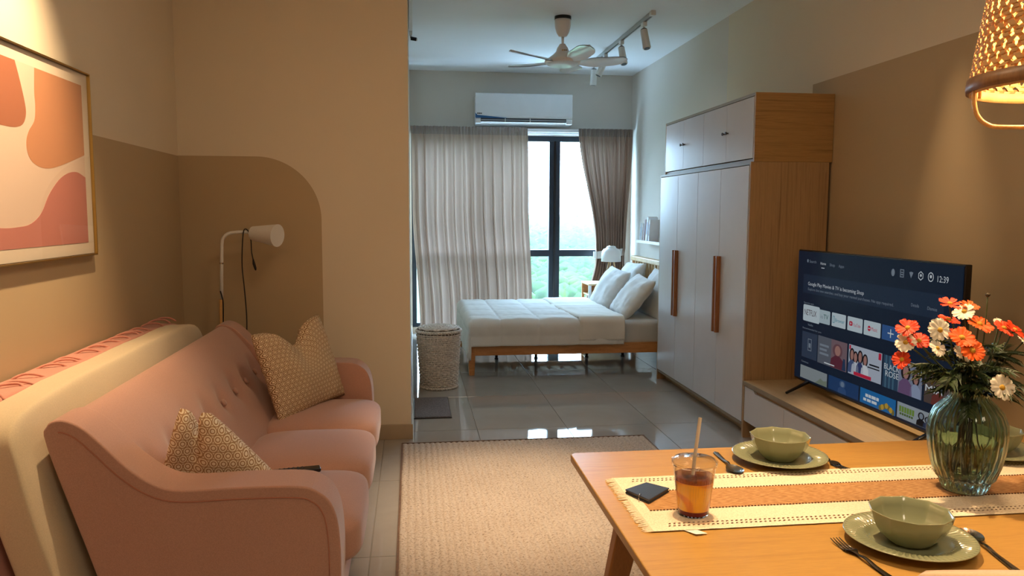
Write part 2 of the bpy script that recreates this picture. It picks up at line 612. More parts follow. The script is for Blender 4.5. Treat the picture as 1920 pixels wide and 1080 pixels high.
for i in range(0, len(edges), 2):
    a, b = edges[i], edges[i + 1]
    put('transom', MB().box(a, b, YB + .016, YB + .1, .893, .972), M['frame_dark'], win, bevel=.004)
    for z0, z1 in ((WZ0 + .05, .893), (.972, WZ1 - .06)):
        put('pane', MB().box(a, b, YB + .055, YB + .061, z0, z1), glass, win)

# ------------------------------------------------------------------ outside, far below the high window
gt = NT('forest floor')
v = gt.coord('Object', (1, 1, 1))
gt.l(gt.ramp(gt.noise(v, 0.02, 4), [(0.3, lin((30, 48, 22))), (0.7, lin((46, 64, 30)))]), gt.b.inputs['Base Color'])
gt.b.inputs['Roughness'].default_value = 1
ZG = -58.0
gnd = structure(put('ground_outside', MB().grid(lambda u, w: (-9000 + 24000 * u, 60 + 40000 * w * w, ZG + 26 * mnoise.noise(Vector((u * 20, w * 14, 3)))  * min(1, w * 6) ), 60, 80), gt.m, smooth=True))
ft = NT('forest canopy')
v = ft.coord('Object')
ft.l(ft.ramp(ft.noise(v, 0.09, 4, 0.6), [(0.3, lin((22, 40, 16))), (0.5, lin((38, 58, 24))), (0.72, lin((56, 74, 34)))]), ft.b.inputs['Base Color'])
ft.b.inputs['Roughness'].default_value = 1
ft.b.inputs['Specular IOR Level'].default_value = 0.1
def forest():
    rnd = random.Random(5)
    bm = bmesh.new()
    bmesh.ops.create_icosphere(bm, subdivisions=1, radius=1)
    sv = [v.co.copy() for v in bm.verts]
    sf = [tuple(v.index for v in f.verts) for f in bm.faces]
    bm.free()
    V, Fc = [], []
    Y = 430.0
    while Y < 4200:
        step = 8.5 * (1 + (Y - 430) / 700)
        x = 0.05 * Y
        while x < 0.34 * Y:
            s = step * rnd.uniform(.55, .9)
            px, py = x + rnd.uniform(-.4, .4) * step, Y + rnd.uniform(-.4, .4) * step
            h = rnd.uniform(4, 13)
            n0 = len(V)
            q = rnd.random() * 6
            for c in sv:
                k = 1 + 0.35 * mnoise.noise(c * 2 + Vector((px, py, 0)))
                V.append((px + (c.x * cos(q) - c.y * sin(q)) * s * k, py + (c.x * sin(q) + c.y * cos(q)) * s * k, ZG + h + c.z * s * .8 * k))
            Fc.extend(tuple(i + n0 for i in f) for f in sf)
            x += step
        Y += step * .9
    mb = MB()
    mb.v, mb.f = V, Fc
    o = put('forest', mb, ft.m, smooth=True, fix=False)
    o['kind'] = 'stuff'
    tag(o, 'hazy green forest canopy spreading to the horizon beyond the window', 'forest')
forest()
hz = NT('humid haze')
hz.t.nodes.remove(hz.b)
vol = hz.n('ShaderNodeVolumeScatter')
vol.inputs['Color'].default_value = (0.86, 0.95, 1, 1)
vol.inputs['Density'].default_value = 1 / 15000.0
vol.inputs['Anisotropy'].default_value = 0.0
hz.l(vol.outputs[0], hz.out.inputs['Volume'])
hb = put('haze', MB().box(-6000, 12000, 120, 12000, ZG - 30, -9), hz.m)
hb['kind'] = 'stuff'
tag(hb, 'pale humid haze lying over the forest outside the window', 'haze')

# ------------------------------------------------------------------ curtains
def curtain_mat(name, c):
    t = NT(name)
    v = t.coord('Object', (1, 1, 1))
    f = t.noise(v, 300, 2)
    C = lin(c)
    col = t.ramp(f, [(0.3, tuple(q * .93 for q in C[:3]) + (1,)), (0.7, C)])
    d = t.n('ShaderNodeBsdfDiffuse')
    tr = t.n('ShaderNodeBsdfTranslucent')
    t.l(col, d.inputs[0])
    t.l(col, tr.inputs[0])
    mx = t.n('ShaderNodeMixShader')
    mx.inputs[0].default_value = 0.15
    t.l(d.outputs[0], mx.inputs[1])
    t.l(tr.outputs[0], mx.inputs[2])
    t.l(mx.outputs[0], t.out.inputs[0])
    return t.m
M['curtain'] = curtain_mat('dusty taupe curtain cloth', (172, 147, 131))
M['curtain_head'] = curtain_mat('curtain heading cloth', (150, 134, 124))
ZT = 2.372
ZTL = 2.352
def lerp(tab, z):
    for (z0, a), (z1, b) in zip(tab, tab[1:]):
        if z0 >= z >= z1:
            t = (z0 - z) / (z0 - z1)
            t = t * t * (3 - 2 * t) if len(tab) > 2 else t
            return a + (b - a) * t
    return tab[-1][1]
def curtain(name, label, lt, rt, npl, a_top, a_low, nu, yc, zb):
    root = empty(name, label, 'curtain', ((lt[0][1] + rt[0][1]) / 2, yc, zb), 'pleated window curtains')
    zh = ZT - 0.085
    def surf(zt, z1):
        def fun(u, w):
            z = zt + (z1 - zt) * w
            L, R = lerp(lt, z), lerp(rt, z)
            d = (ZT - z) / (ZT - zb)
            ph = 2 * pi * npl * u
            k = min(1.0, d / 0.07)
            pinch = max(0.0, cos(ph)) ** 6 * .035 * (1 - k) + .012 * sin(ph * 3) * (1 - k)
            wob = 0.8 * mnoise.noise(Vector((u * npl * .8, d * 1.6, yc))) + .5 * mnoise.noise(Vector((u * npl * 2.1, d * 1.2, 5)))
            fold = sin(ph + 1.4 * wob) + 0.38 * sin(2 * ph + 2 + 2 * wob)
            A = a_top + (a_low - a_top) * smoothstep(0, .5, d)
            y = yc - pinch - k * A * fold
            x = L + (R - L) * u + k * 0.012 * sin(ph + 1)
            return (x, y, z + (.006 * abs(sin(ph / 2)) if w == 0 and zt == ZT else 0))
        return fun
    put('pleated_cloth', MB().grid(surf(zh, zb), nu, 70), M['curtain'], root, smooth=True)
    put('heading', MB().grid(surf(ZT, zh), nu, 8), M['curtain_head'], root, smooth=True)
    return root
curtain('curtain', 'long dusty taupe curtain drawn across the window behind the laundry basket',
        [(ZT, -.005), (1.5, .0), (.1, .075), (0, .075)], [(ZT, 1.315), (1.5, 1.325), (.4, 1.372), (0, 1.372)], 12, .020, .042, 420, 8.86, .03)
c2 = curtain('curtain', 'gathered taupe curtain tied back beside the white table lamp',
             [(ZT, 1.905), (1.0, 2.125), (.93, 2.135), (.02, 1.93)], [(ZT, 2.545), (1.0, 2.475), (.93, 2.465), (.02, 2.53)], 12, .030, .050, 420, 8.86, .03)
put('tieback', MB().grid(lambda u, w: (2.285 + .18 * cos(2 * pi * u), 8.86 + .075 * sin(2 * pi * u), .895 + .085 * w + .02 * cos(2 * pi * u)), 40, 2, wrapu=True), M['white_soft'], c2, smooth=True)
tr = empty('curtain_track', 'white double curtain track above the window opening', 'curtain track', (1.3, 8.95, 2.37))
put('rail', MB().box(.0, 2.56, 8.915, 8.95, 2.335, 2.372), M['white_gloss'], tr, bevel=.004)
put('rail', MB().box(.0, 2.56, 8.962, 9.0, 2.318, 2.365), M['white_gloss'], tr, bevel=.004)
put('ceiling_strip', MB().box(.0, 2.56, 9.0, 9.049, 2.312, 2.372), M['white_gloss'], tr)

# ------------------------------------------------------------------ air conditioner
ac = empty('air_conditioner', 'white wall air conditioner with a blue corner strip above the window', 'air conditioner', (1.27, 9.05, 2.41))
A0, A1 = .722, 1.832
prof = [(9.048, 2.74), (8.86, 2.748), (8.838, 2.735), (8.835, 2.50), (8.850, 2.455), (8.90, 2.415), (9.0, 2.405), (9.048, 2.41)]
put('housing', MB().prism(prof, 'x', A0 + .006, A1 - .006), M['white_soft'], ac, bevel=.006)
fp = [(8.836, 2.752), (8.826, 2.745), (8.822, 2.50), (8.832, 2.478), (8.838, 2.478), (8.838, 2.75)]
pan = put('front_panel', MB().prism(fp, 'x', A0, A1), M['white_gloss'], ac, bevel=.003)
for k, (x0, x1) in enumerate(((.742, .757), (.762, .778), (.783, .794))):
    put('brand_mark', MB().box(x0, x1, 8.8195, 8.8225, 2.515, 2.529), M['black'], pan)
put('front_mark', MB().box(1.02, 1.075, 8.8195, 8.8225, 2.566, 2.571), M['white_soft'], pan)
put('louvre', MB().box(A0 + .065, A1 - .075, 8.828, 8.90, 2.428, 2.436), M['white_gloss'], ac, bevel=.002)
put('outlet', MB().box(A0 + .06, A1 - .07, 8.836, 8.87, 2.438, 2.476), plain('shaded outlet', (70, 74, 80), .6), ac)
put('louvre', MB().box(A0 + .065, A1 - .075, 8.834, 8.88, 2.452, 2.457), M['white_gloss'], ac)
for x in (1.06, 1.345):
    put('louvre_support', MB().box(x - .004, x + .004, 8.826, 8.86, 2.43, 2.474), M['white_soft'], ac)
for x0, x1 in ((A0, A0 + .06), (A1 - .07, A1)):
    put('end_cap', MB().box(x0, x1, 8.827, 8.9, 2.415, 2.474), M['white_gloss'], ac, bevel=.008)
put('energy_strip', MB().prism([(A0 - .001, 2.53), (A0 + .02, 2.505), (A0 + .35, 2.476), (A0 + .35, 2.472), (A0 - .001, 2.474)], 'y', 8.8195, 8.826), plain('blue film', (24, 96, 150), .35), ac)

# ------------------------------------------------------------------ ceiling fan
FX, FY = 1.252, 6.46
fan = empty('ceiling_fan', 'white ceiling fan with five curved blades hanging over the bed', 'ceiling fan', (FX, FY, CE))
fan_w = plain('warm white fan plastic', (236, 228, 222), .3, var=.02)
put('canopy', MB().lathe([(.0, 2.995), (.066, 2.995), (.068, 2.97), (.064, 2.93), (.052, 2.89), (.036, 2.862), (.02, 2.855), (.0, 2.855)], 32, (FX, FY, 0)), fan_w, fan, smooth=True)
put('canopy_ring', MB().lathe([(.0, CE - .001), (.069, CE - .001), (.069, 2.994), (.0, 2.994)], 32, (FX, FY, 0)), M['black'], fan)
put('down_rod', MB().tube([(FX, FY, 2.86), (FX, FY, 2.77)], .011, 12), fan_w, fan, smooth=True)
hz_ = put('motor_housing', MB().lathe([(.0, 2.80), (.022, 2.798), (.045, 2.765), (.055, 2.735), (.075, 2.715), (.115, 2.685), (.145, 2.668), (.15, 2.655), (.14, 2.640), (.0, 2.640)], 40, (FX, FY, 0)), fan_w, fan, smooth=True)
for a in (-1.75, -1.5, -1.2):
    put('screw', MB().tube([(FX + .05 * cos(a), FY + .05 * sin(a), 2.742), (FX + .062 * cos(a), FY + .062 * sin(a), 2.738)], .005, 8), M['gold'], hz_)
put('light_lens', MB().lathe([(.135, 2.644), (.128, 2.630), (.10, 2.618), (.06, 2.611), (.0, 2.609)], 40, (FX, FY, 0)), plain('milky lens', (236, 244, 248), .3, var=.01), fan, smooth=True)
def blade():
    mb = MB()
    def top(sg):
        def fun(u, w):
            r = .10 + .44 * u
            wd = (.060 + .095 * smoothstep(0, .45, u)) * (1 - max(0, (u - .72) / .28) ** 2.6) ** .5 if u < 1 else .004
            v = w - .5
            y = v * wd - .03 * u * u
            z = -v * wd * .36 * (1 - .4 * u) + .010 * (1 - 4 * v * v) + .022 * u * u - .016
            return (r, y, z + sg * .003)
        return fun
    mb.grid(top(1), 22, 8)
    mb.grid(top(-1), 22, 8)
    return mb
bl = blade().mesh('blade', smooth=True)
fixnormals(bl)
bl.materials.append(M['white_gloss'])
for a in (-75, -3, 69, 141, 213):
    o = bpy.data.objects.new('blade', bl)
    COL.objects.link(o)
    o.parent = fan
    o.location = (0, 0, 2.668 - CE)
    o.rotation_euler = (0, 0, RAD(a))

# ------------------------------------------------------------------ track lights
def spot_head(parent, x, y, z, aim):
    """track adapter, bracket and a tilted cylinder head"""
    ad = put('track_adapter', MB().box(x - .018, x + .018, y - .035, y + .035, z - .035, z), M['white_soft'], parent, bevel=.004)
    a = Vector(aim).normalized()
    p = Vector((x, y, z - .06))
    put('bracket', MB().tube([(x, y, z - .03), (x, y, z - .06), tuple(p + a * .02)], .009, 10), M['white_soft'], ad, smooth=True)
    h = put('lamp_head', MB().tube([p + a * .0, p + a * .005, p + a * .16, p + a * .165], [.026, .03, .034, .032], 24), plain('grey white head', (222, 220, 214), .4, var=.02), parent, smooth=False)
    put('lens', MB().tube([p + a * .1655, p + a * .167], [.026, .026], 20), M['black'], h)
    put('head_ring', MB().tube([p - a * .006, p + a * .003], [.024, .030], 20), M['black'], h)
tl = empty('track_light', 'white ceiling track carrying four small spotlights next to the fan', 'track light', (1.93, 7.2, CE))
put('track', MB().box(1.913, 1.947, 6.2, 8.35, CE - .034, CE - .001), plain('grey white track', (176, 176, 174), .4), tl, bevel=.003)
put('track_slot', MB().box(1.925, 1.935, 6.22, 8.33, CE - .0355, CE - .0335), M['black'], tl)
put('track_end', MB().box(1.909, 1.951, 6.16, 6.21, CE - .038, CE - .001), M['white_soft'], tl, bevel=.003)
for y, aim in ((6.42, (.12, -.25, -1)), (7.12, (.1, -.3, -1)), (7.72, (-.45, .05, -1)), (8.20, (-.02, .1, -1))):
    spot_head(tl, 1.93, y, CE - .034, aim)
t2 = empty('track_light', 'short white ceiling track running along the top of the partition wall edge', 'track light', (.02, 5.9, CE))
put('track', MB().box(-.010, .022, 5.0, 7.1, CE - .034, CE - .001), M['white_soft'], t2, bevel=.003)
ad = put('track_adapter', MB().box(-.008, .020, 7.0, 7.07, CE - .066, CE - .034), M['white_soft'], t2, bevel=.004)
h2 = put('lamp_head', MB().tube([(.006, 7.03, CE - .09), (.055, 7.03, CE - .098)], .016, 16), M['blackmetal'], t2)
put('bracket', MB().tube([(.006, 7.03, CE - .05), (.006, 7.03, CE - .09)], .006, 8), M['steel'], ad)
put('lens', MB().tube([(.055, 7.03, CE - .098), (.062, 7.03, CE - .099)], .012, 16), M['steel'], h2)

# ------------------------------------------------------------------ wardrobe
wd = empty('wardrobe', 'tall wardrobe with white doors and brown bar handles and an oak side', 'wardrobe', (2.32, 5.43, 0))
wx0, wx1, wy0, wy1 = 2.078, 2.575, 4.561, 6.300
put('side_board', MB().box(wx0 - .014, wx1, wy0, wy0 + .018, 0, 1.722), M['oakV'], wd, bevel=.001)
put('side_board', MB().box(wx0 - .014, wx1, wy1 - .018, wy1, 0, 1.722), M['oakV'], wd, bevel=.001)
put('top_board', MB().box(wx0 - .014, wx1, wy0 + .018, wy1 - .018, 1.704, 1.722), M['oakEdge'], wd, bevel=.001)
put('bottom_board', MB().box(wx0 - .010, wx1, wy0 + .018, wy1 - .018, .066, .084), M['oakEdge'], wd, bevel=.001)
put('back_board', MB().box(wx1 - .008, wx1, wy0 + .018, wy1 - .018, .084, 1.704), M['oakV'], wd)
put('plinth', MB().box(wx0 + .06, wx0 + .078, wy0 + .018, wy1 - .018, 0, .066), M['oakV'], wd)
ym = [4.579, 5.018, 5.437, 5.860, 6.282]
for i in range(4):
    d = put('door', MB().box(wx0 - .016, wx0 + .002, ym[i] + .0018, ym[i + 1] - .0018, .090, 1.700), M['white'], wd, bevel=.0015)
    yh = ym[i + 1] - .0245 if i % 2 == 0 else ym[i] + .0245
    hb_ = MB().prism([(wx0 - .016, yh - .016), (wx0 - .034, yh - .016), (wx0 - .044, yh - .007), (wx0 - .044, yh + .007), (wx0 - .034, yh + .016), (wx0 - .016, yh + .016)], 'z', .600, 1.118)
    put('handle', hb_, M['handle'], d, bevel=.002)
wt = empty('overhead_cabinet', 'low cabinet box with small dark knobs stacked on top of the wardrobe', 'cabinet', (2.33, 5.41, 1.722))
tx0, tx1 = 2.096, 2.592
put('side_board', MB().box(tx0 - .014, tx1, wy0 - .002, wy0 + .016, 1.723, 2.140), M['oakH'] if False else M['oakHx'], wt, bevel=.001)
put('side_board', MB().box(tx0 - .014, tx1, 6.232, 6.25, 1.723, 2.140), M['oakHx'], wt, bevel=.001)
put('top_board', MB().box(tx0 - .014, tx1, wy0 + .016, 6.232, 2.122, 2.140), M['oakEdge'], wt, bevel=.001)
put('bottom_board', MB().box(tx0 - .006, tx1, wy0 + .016, 6.232, 1.723, 1.741), M['oakEdge'], wt, bevel=.001)
put('back_board', MB().box(tx1 - .008, tx1, wy0 + .016, 6.232, 1.741, 2.122), M['oakHx'], wt)
put('divider', MB().box(tx0 - .004, tx1 - .01, 5.395, 5.413, 1.741, 2.122), M['oakEdge'], wt)
ty = [4.580, 4.992, 5.402, 5.815, 6.229]
for i in range(4):
    d = put('door', MB().box(tx0 - .015, tx0 + .002, ty[i] + .0012, ty[i + 1] - .0012, 1.745, 2.118), M['white'], wt, bevel=.0012)
    yh = ty[i + 1] - .028 if i % 2 == 0 else ty[i] + .028
    kb = MB().tube([(tx0 - .015, yh, 1.932), (tx0 - .026, yh, 1.932), (tx0 - .028, yh, 1.932), (tx0 - .036, yh, 1.932)], [.005, .005, .010, .010], 14)
    put('knob', kb, plain('dark brown knob', (58, 38, 30), .3), d)

# ------------------------------------------------------------------ television console
tv0, tv1 = 2.40, 4.556
tc = empty('tv_console', 'low television console with pale oak top and white drawer fronts', 'console', (2.33, 3.5, 0))
put('top_board', MB().box(2.056, 2.59, tv0, tv1, .336, .360), wood('pale oak laminate top', (200, 174, 132), (216, 192, 152), (10, .6, 10), .4), tc, bevel=.001)
put('front_edge', MB().box(2.053, 2.0562, tv0, tv1, .335, .3605), M['oakEdge'], tc)
put('carcass', MB().box(2.09, 2.585, tv0 + .02, tv1 - .004, .100, .335), M['oakH'], tc)
put('side_board', MB().box(2.056, 2.585, tv1 - .018, tv1 - .0005, 0, .336), M['oakV'], tc)
put('side_board', MB().box(2.056, 2.585, tv0, tv0 + .018, 0, .336), M['oakV'], tc)
put('plinth', MB().box(2.14, 2.16, tv0 + .02, tv1 - .02, 0, .1), M['oakV'], tc)
put('grip_rail', MB().box(2.074, 2.09, tv0 + .018, tv1 - .018, .27, .335), M['oakH'], tc)
dy = [4.536, 4.018, 3.482, 2.946, 2.42]
for i in range(4):
    a, b = dy[i + 1] + .0015, dy[i] - .0015
    poly = [(a, .112), (b, .112), (b, .328), (b - .0, .328)] if i == 0 else [(a, .112), (b, .112)]
    if i == 0:
        poly = [(a, .112), (b, .112), (b, .330), (b - .125, .330), (b - .145, .312), (a, .312)]
    else:
        poly = [(a, .112), (b, .112), (b, .312), (a, .312)]
    put('drawer', MB().prism(poly, 'x', 2.058, 2.074), M['white'], tc, bevel=.0012)

# ------------------------------------------------------------------ television
SX = 2.298
TY0, TY1, TZB, TZT = 4.379, 2.964, .4117, 1.1925
tv = empty('television', 'large flat television on the oak console showing an apps home screen', 'television', (SX + .03, (TY0 + TY1) / 2, .36))
put('cabinet', MB().box(SX + .004, SX + .035, TY1, TY0, TZB, TZT), M['black'], tv, bevel=.004)
put('rear_bulge', MB().box(SX + .035, SX + .075, TY1 + .25, TY0 - .25, TZB + .02, TZB + .45), M['black'], tv, bevel=.01)
for yy in (TY0 - .17, TY1 + .17):
    put('foot', MB().bar((SX + .02, yy, .428), (2.150, yy - .03, .3665), .020, .014, .014, .012).bar((SX + .02, yy, .428), (2.45, yy - .03, .3665), .020, .014, .014, .012), M['black'], tv, bevel=.002)
EK = 0.50
E_ = lambda n, c, k=1.0: emit(n, c, EK * k)
scr = put('screen', MB().box(SX, SX + .0045, TY1 + .008, TY0 - .008, TZB + .014, TZT - .008), E_('screen navy', (22, 36, 56)), tv)
def srect(name, mat, u0, u1, v0, v1, d=1, r=0.0):
    y0, y1 = TY0 - u1, TY0 - u0
    mb = MB()
    if r:
        pts = []
        for cx, cz, a in ((y1 - r, TZB + v1 - r, 0), (y0 + r, TZB + v1 - r, 90), (y0 + r, TZB + v0 + r, 180), (y1 - r, TZB + v0 + r, 270)):
            for q in range(5):
                t = RAD(a + q * 22.5)
                pts.append((cx + r * cos(t), cz + r * sin(t)))
    else:
        pts = [(y0, TZB + v0), (y1, TZB + v0), (y1, TZB + v1), (y0, TZB + v1)]
    mb.prism(pts, 'x', SX - .0004 * d, SX - .0004 * (d - 1) + .0001)
    return put(name, mb, mat, scr)
def sell(name, mat, u, v, ru, rv, d=2, n=20):
    mb = MB().prism([(TY0 - u + ru * cos(2 * pi * k / n), TZB + v + rv * sin(2 * pi * k / n)) for k in range(n)], 'x', SX - .0004 * d, SX - .0004 * (d - 1) + .0001)
    return put(name, mb, mat, scr)
def spoly(name, mat, pts, d=2):
    return put(name, MB().prism([(TY0 - a, TZB + b) for a, b in pts], 'x', SX - .0004 * d, SX - .0004 * (d - 1) + .0001), mat, scr)
def text_mesh(body, sx=1.0):
    cu = bpy.data.curves.new('words', 'FONT')
    cu.body = body
    cu.size = 1.0
    cu.resolution_u = 3
    o = bpy.data.objects.new('words', cu)
    COL.objects.link(o)
    dg = bpy.context.evaluated_depsgraph_get()
    me = bpy.data.meshes.new_from_object(o.evaluated_get(dg))
    bpy.data.objects.remove(o)
    bpy.data.curves.remove(cu)
    return me
def stext(body, mat, u0, u1, v, h, d=3, name='lettering'):
    """flat lettering on the screen: from u0 to u1, baseline v, capital height h"""
    me = text_mesh(body)
    X0 = min(p.co.x for p in me.vertices)
    X1 = max(p.co.x for p in me.vertices)
    for p in me.vertices:
        x, y = (p.co.x - X0) / (X1 - X0), p.co.y / .70
        p.co = (SX - .0004 * d, TY0 - (u0 + (u1 - u0) * x), TZB + v + h * y)
    me.name = name
    me.materials.clear()
    return put(name, me, mat, scr, loc=None) if False else _ptext(name, me, mat)
def _ptext(name, me, mat):
    L = wloc(scr)
    for p in me.vertices:
        p.co = p.co - L
    me.materials.append(mat)
    o = bpy.data.objects.new(name, me)
    COL.objects.link(o)
    o.parent = scr
    return o
sw = E_('screen white', (214, 222, 228))
sg = E_('screen grey lettering', (128, 140, 154))
sc_ = E_('screen card', (176, 196, 204))
scn = E_('screen card bright', (196, 212, 220))
sdk = E_('screen black lettering', (20, 24, 34), .8)
sred = E_('screen red', (196, 40, 70))
stl = E_('screen teal', (52, 140, 160))
srect('banner', E_('screen banner', (32, 48, 70)), .075, 1.30, .530, .640)
stext('Search', sg, .139, .214, .710, .016)
sell('search_icon', sg, .118, .719, .008, .010)
stext('Home', sw, .261, .318, .706, .016)
stext('Shop', sg, .358, .412, .704, .016)
stext('Apps', sg, .450, .502, .703, .016)
srect('underline', sw, .270, .303, .686, .690)
sell('bell_icon', sg, .929, .712, .013, .018)
for a, b in ((0, 1), (1, 0)):
    pass
for r_ in ((.983, 1.012, .728, .732), (.983, 1.012, .694, .698), (.983, .987, .694, .732), (1.008, 1.012, .694, .732), (.990, 1.005, .704, .710), (.990, 1.005, .715, .720)):
    srect('input_icon', sg, *r_)
spoly('wifi_icon', sg, [(1.052, .722), (1.066, .726), (1.081, .722), (1.066, .696)])
for u, inner in ((1.135, .006), (1.204, .007)):
    mb = MB()
    n = 6 if u < 1.15 else 20
    for k in range(n):
        a, b = 2 * pi * k / n + pi / 6, 2 * pi * (k + 1) / n + pi / 6
        P = lambda q, R: (SX - .0008, TY0 - u + R * cos(q), TZB + .712 + R * 1.1 * sin(q))
        mb.add([P(a, .0195), P(b, .0195), P(b, .0155), P(a, .0155)], [(0, 1, 2, 3)])
    put('settings_icon' if u < 1.15 else 'account_icon', mb, sw, scr)
    sell('icon_centre', sw, u, .714, inner, inner * 1.1)
stext('12:39', sw, 1.250, 1.321, .694, .028)
stext('Google Play Movies & TV is becoming Shop', sw, .132, .696, .578, .020)
stext('Explore the new searches, and buy your rented purchases. No app required.', sg, .134, .947, .549, .015)
stext('Details', sg, 1.078, 1.134, .566, .015)
stext('Dismiss', sg, 1.193, 1.258, .564, .015)
stext('Favorite apps', sg, .093, .205, .468, .010)
srect('app_tile', sc_, .250, .384, .376, .452, 1, .008)
srect('app_tile', scn, .088, .272, .366, .462, 2, .010)
stext('NETFLIX', E_('screen dark red lettering', (70, 34, 46)), .105, .240, .402, .034, 4)
stext('TV', E_('screen green lettering', (30, 96, 90)), .318, .366, .404, .026, 3)
stext('io', sg, .285, .312, .404, .022, 3)
stext('Netflix', sg, .150, .207, .342, .012)
for (a, b) in ((.402, .541), (.558, .697), (.709, .852)):
    srect('app_tile', scn, a, b, .377, .452, 1, .006)
srect('app_tile', E_('screen blue card', (52, 92, 150)), .864, 1.006, .378, .451, 1, .004)
srect('plus_sign', sw, .931, .937, .394, .436, 2)
srect('plus_sign', sw, .911, .958, .412, .418, 3)
stext('Browser', stl, .440, .530, .404, .020)
for r_ in ((.413, .416, .396, .434), (.428, .431, .396, .434), (.413, .431, .431, .434), (.413, .431, .396, .399)):
    srect('browser_icon', stl, *r_, 2)
srect('video_icon', sred, .575, .606, .404, .428, 2, .008)
spoly('play_mark', sw, [(.586, .410), (.586, .422), (.597, .416)], 3)
stext('YouTube', sred, .612, .680, .404, .018)
sell('music_icon', sred, .756, .414, .013, .014)
srect('music_mark', sw, .747, .766, .412, .416, 3)
stext('Music', sred, .775, .826, .405, .020)
stext('Recommended for you', sg, .090, .298, .318, .010)
stext('Continue', sg, .090, .170, .118, .010)
# third row: poster cards
srect('app_tile', E_('screen slate card', (52, 66, 88)), .087, .258, .150, .302)
for r_ in ((.155, .197, .262, .266), (.155, .197, .196, .200), (.155, .159, .196, .266), (.193, .197, .196, .266), (.166, .186, .214, .240)):
    srect('clipboard_icon', sg, *r_, 2)
def person_on_screen(u, v0, hgt, wd_, hair, top, skin, d=3):
    """flat printed head and shoulders"""
    sell('printed_hair', hair, u, v0 + hgt * .70, wd_ * .34, hgt * .27, d)
    spoly('printed_clothing', top, [(u - wd_ * .5, v0), (u + wd_ * .5, v0), (u + wd_ * .44, v0 + hgt * .34), (u + wd_ * .14, v0 + hgt * .5), (u - wd_ * .14, v0 + hgt * .5), (u - wd_ * .44, v0 + hgt * .34)], d + 1)
    sell('printed_face', skin, u + wd_ * .02, v0 + hgt * .70, wd_ * .2, hgt * .2, d + 2)
shair, sskin = E_('screen dark hair', (30, 26, 34)), E_('screen skin', (168, 124, 116))
srect('poster', E_('screen grey blue poster', (94, 100, 112)), .268, .566, .148, .304)
srect('poster_area', E_('screen mauve poster', (122, 100, 108)), .410, .566, .148, .304, 2)
person_on_screen(.475, .150, .140, .14, E_('screen mauve hair', (110, 76, 84)), E_('screen maroon top', (98, 44, 60)), sskin, 3)
spoly('printed_lamp', E_('screen blue lamp', (40, 60, 92)), [(.525, .152), (.562, .152), (.552, .215), (.535, .215)], 6)
for k in range(3):
    srect('poster_lettering', sg, .290, .385 - .02 * (k % 2), .200 + .024 * k, .212 + .024 * k, 3)
srect('poster_caption', sw, .345, .450, .157, .163, 6)
srect('poster', E_('screen pale poster', (178, 188, 204)), .583, .875, .150, .306)
srect('poster_badge', sred, .848, .870, .270, .303, 3)
for k, (u, c) in enumerate(((.615, (70, 88, 130)), (.648, (196, 204, 216)), (.690, (52, 64, 110)), (.735, (214, 220, 228)))):
    person_on_screen(u, .158, .135 - .012 * (k % 2), .070, shair, E_('screen poster coat', c), sskin, 3)
srect('poster_lettering', sdk, .775, .858, .228, .236, 6)
srect('poster_lettering', sdk, .760, .862, .214, .220, 6)
srect('poster_caption', sred, .640, .795, .152, .170, 7)
srect('poster_badge', sred, .590, .604, .280, .302, 6)
srect('poster', E_('screen teal poster', (46, 72, 98)), .888, 1.184, .146, .306)
for k, u in enumerate((.905, .935, .965)):
    srect('printed_drape', E_('screen drape', (70, 106, 130)), u, u + .012, .146, .306, 2)
srect('poster_area', E_('screen lilac poster', (128, 136, 158)), 1.010, 1.184, .146, .306, 2)
person_on_screen(1.065, .146, .150, .105, shair, E_('screen purple top', (110, 84, 122)), sskin, 3)
person_on_screen(1.140, .146, .125, .078, shair, E_('screen pale blue top', (146, 160, 188)), sskin, 3)
stext('BLACK', sw, .900, 1.020, .238, .028, 8)
stext('ROSE', sw, .912, 1.016, .204, .028, 8)
srect('poster', E_('screen brown poster', (84, 70, 66)), 1.201, 1.392, .146, .303)
person_on_screen(1.30, .146, .12, .10, shair, E_('screen rust top', (110, 52, 46)), sskin, 2)
stext('MIA', sw, 1.212, 1.330, .198, .032, 8)
# bottom row
srect('poster', E_('screen misty poster', (140, 150, 154)), .080, .378, .024, .099)
spoly('printed_hills', E_('screen misty hills', (118, 130, 116)), [(.25, .025), (.377, .025), (.377, .058), (.34, .05), (.31, .06), (.28, .04)], 2)
srect('poster', E_('screen blue poster', (30, 64, 110)), .395, .688, .024, .101)
person_on_screen(.535, .025, .072, .085, E_('screen steel hair', (64, 92, 130)), E_('screen blue top', (48, 80, 126)), E_('screen blue skin', (110, 130, 156)), 2)
srect('poster', E_('screen sky blue poster', (28, 108, 172)), .704, 1.001, .024, .101)
for k, (a, b) in enumerate(((.752, .775), (.780, .800), (.805, .840), (.845, .866))):
    srect('poster_lettering', sw, a, b, .062, .078, 3)
for k, (a, b) in enumerate(((.735, .760), (.768, .800), (.808, .850))):
    srect('poster_lettering', sw, a, b, .040, .054, 3)
for k in range(7):
    sell('printed_flower', E_('screen golden', (196, 160, 60) if k % 2 else (120, 110, 60)), .880 + .017 * k, .036 + .010 * (1 - abs(k - 3) / 3) * 2, .013, .014, 2 + k % 2)
srect('poster', E_('screen pale grey poster', (154, 164, 172)), 1.014, 1.392, .026, .102)
for k in range(6):
    srect('poster_lettering', E_('screen lime', (110, 142, 60)), 1.03 + .019 * k, 1.045 + .019 * k, .058, .086, 2)
    srect('poster_lettering', E_('screen lime dark', (80, 104, 50)), 1.035 + .017 * k, 1.048 + .017 * k, .044, .054, 3)
person_on_screen(1.190, .027, .066, .065, shair, sdk, sg, 2)
person_on_screen(1.235, .027, .056, .06, shair, E_('screen dusk top', (60, 70, 96)), sg, 2)

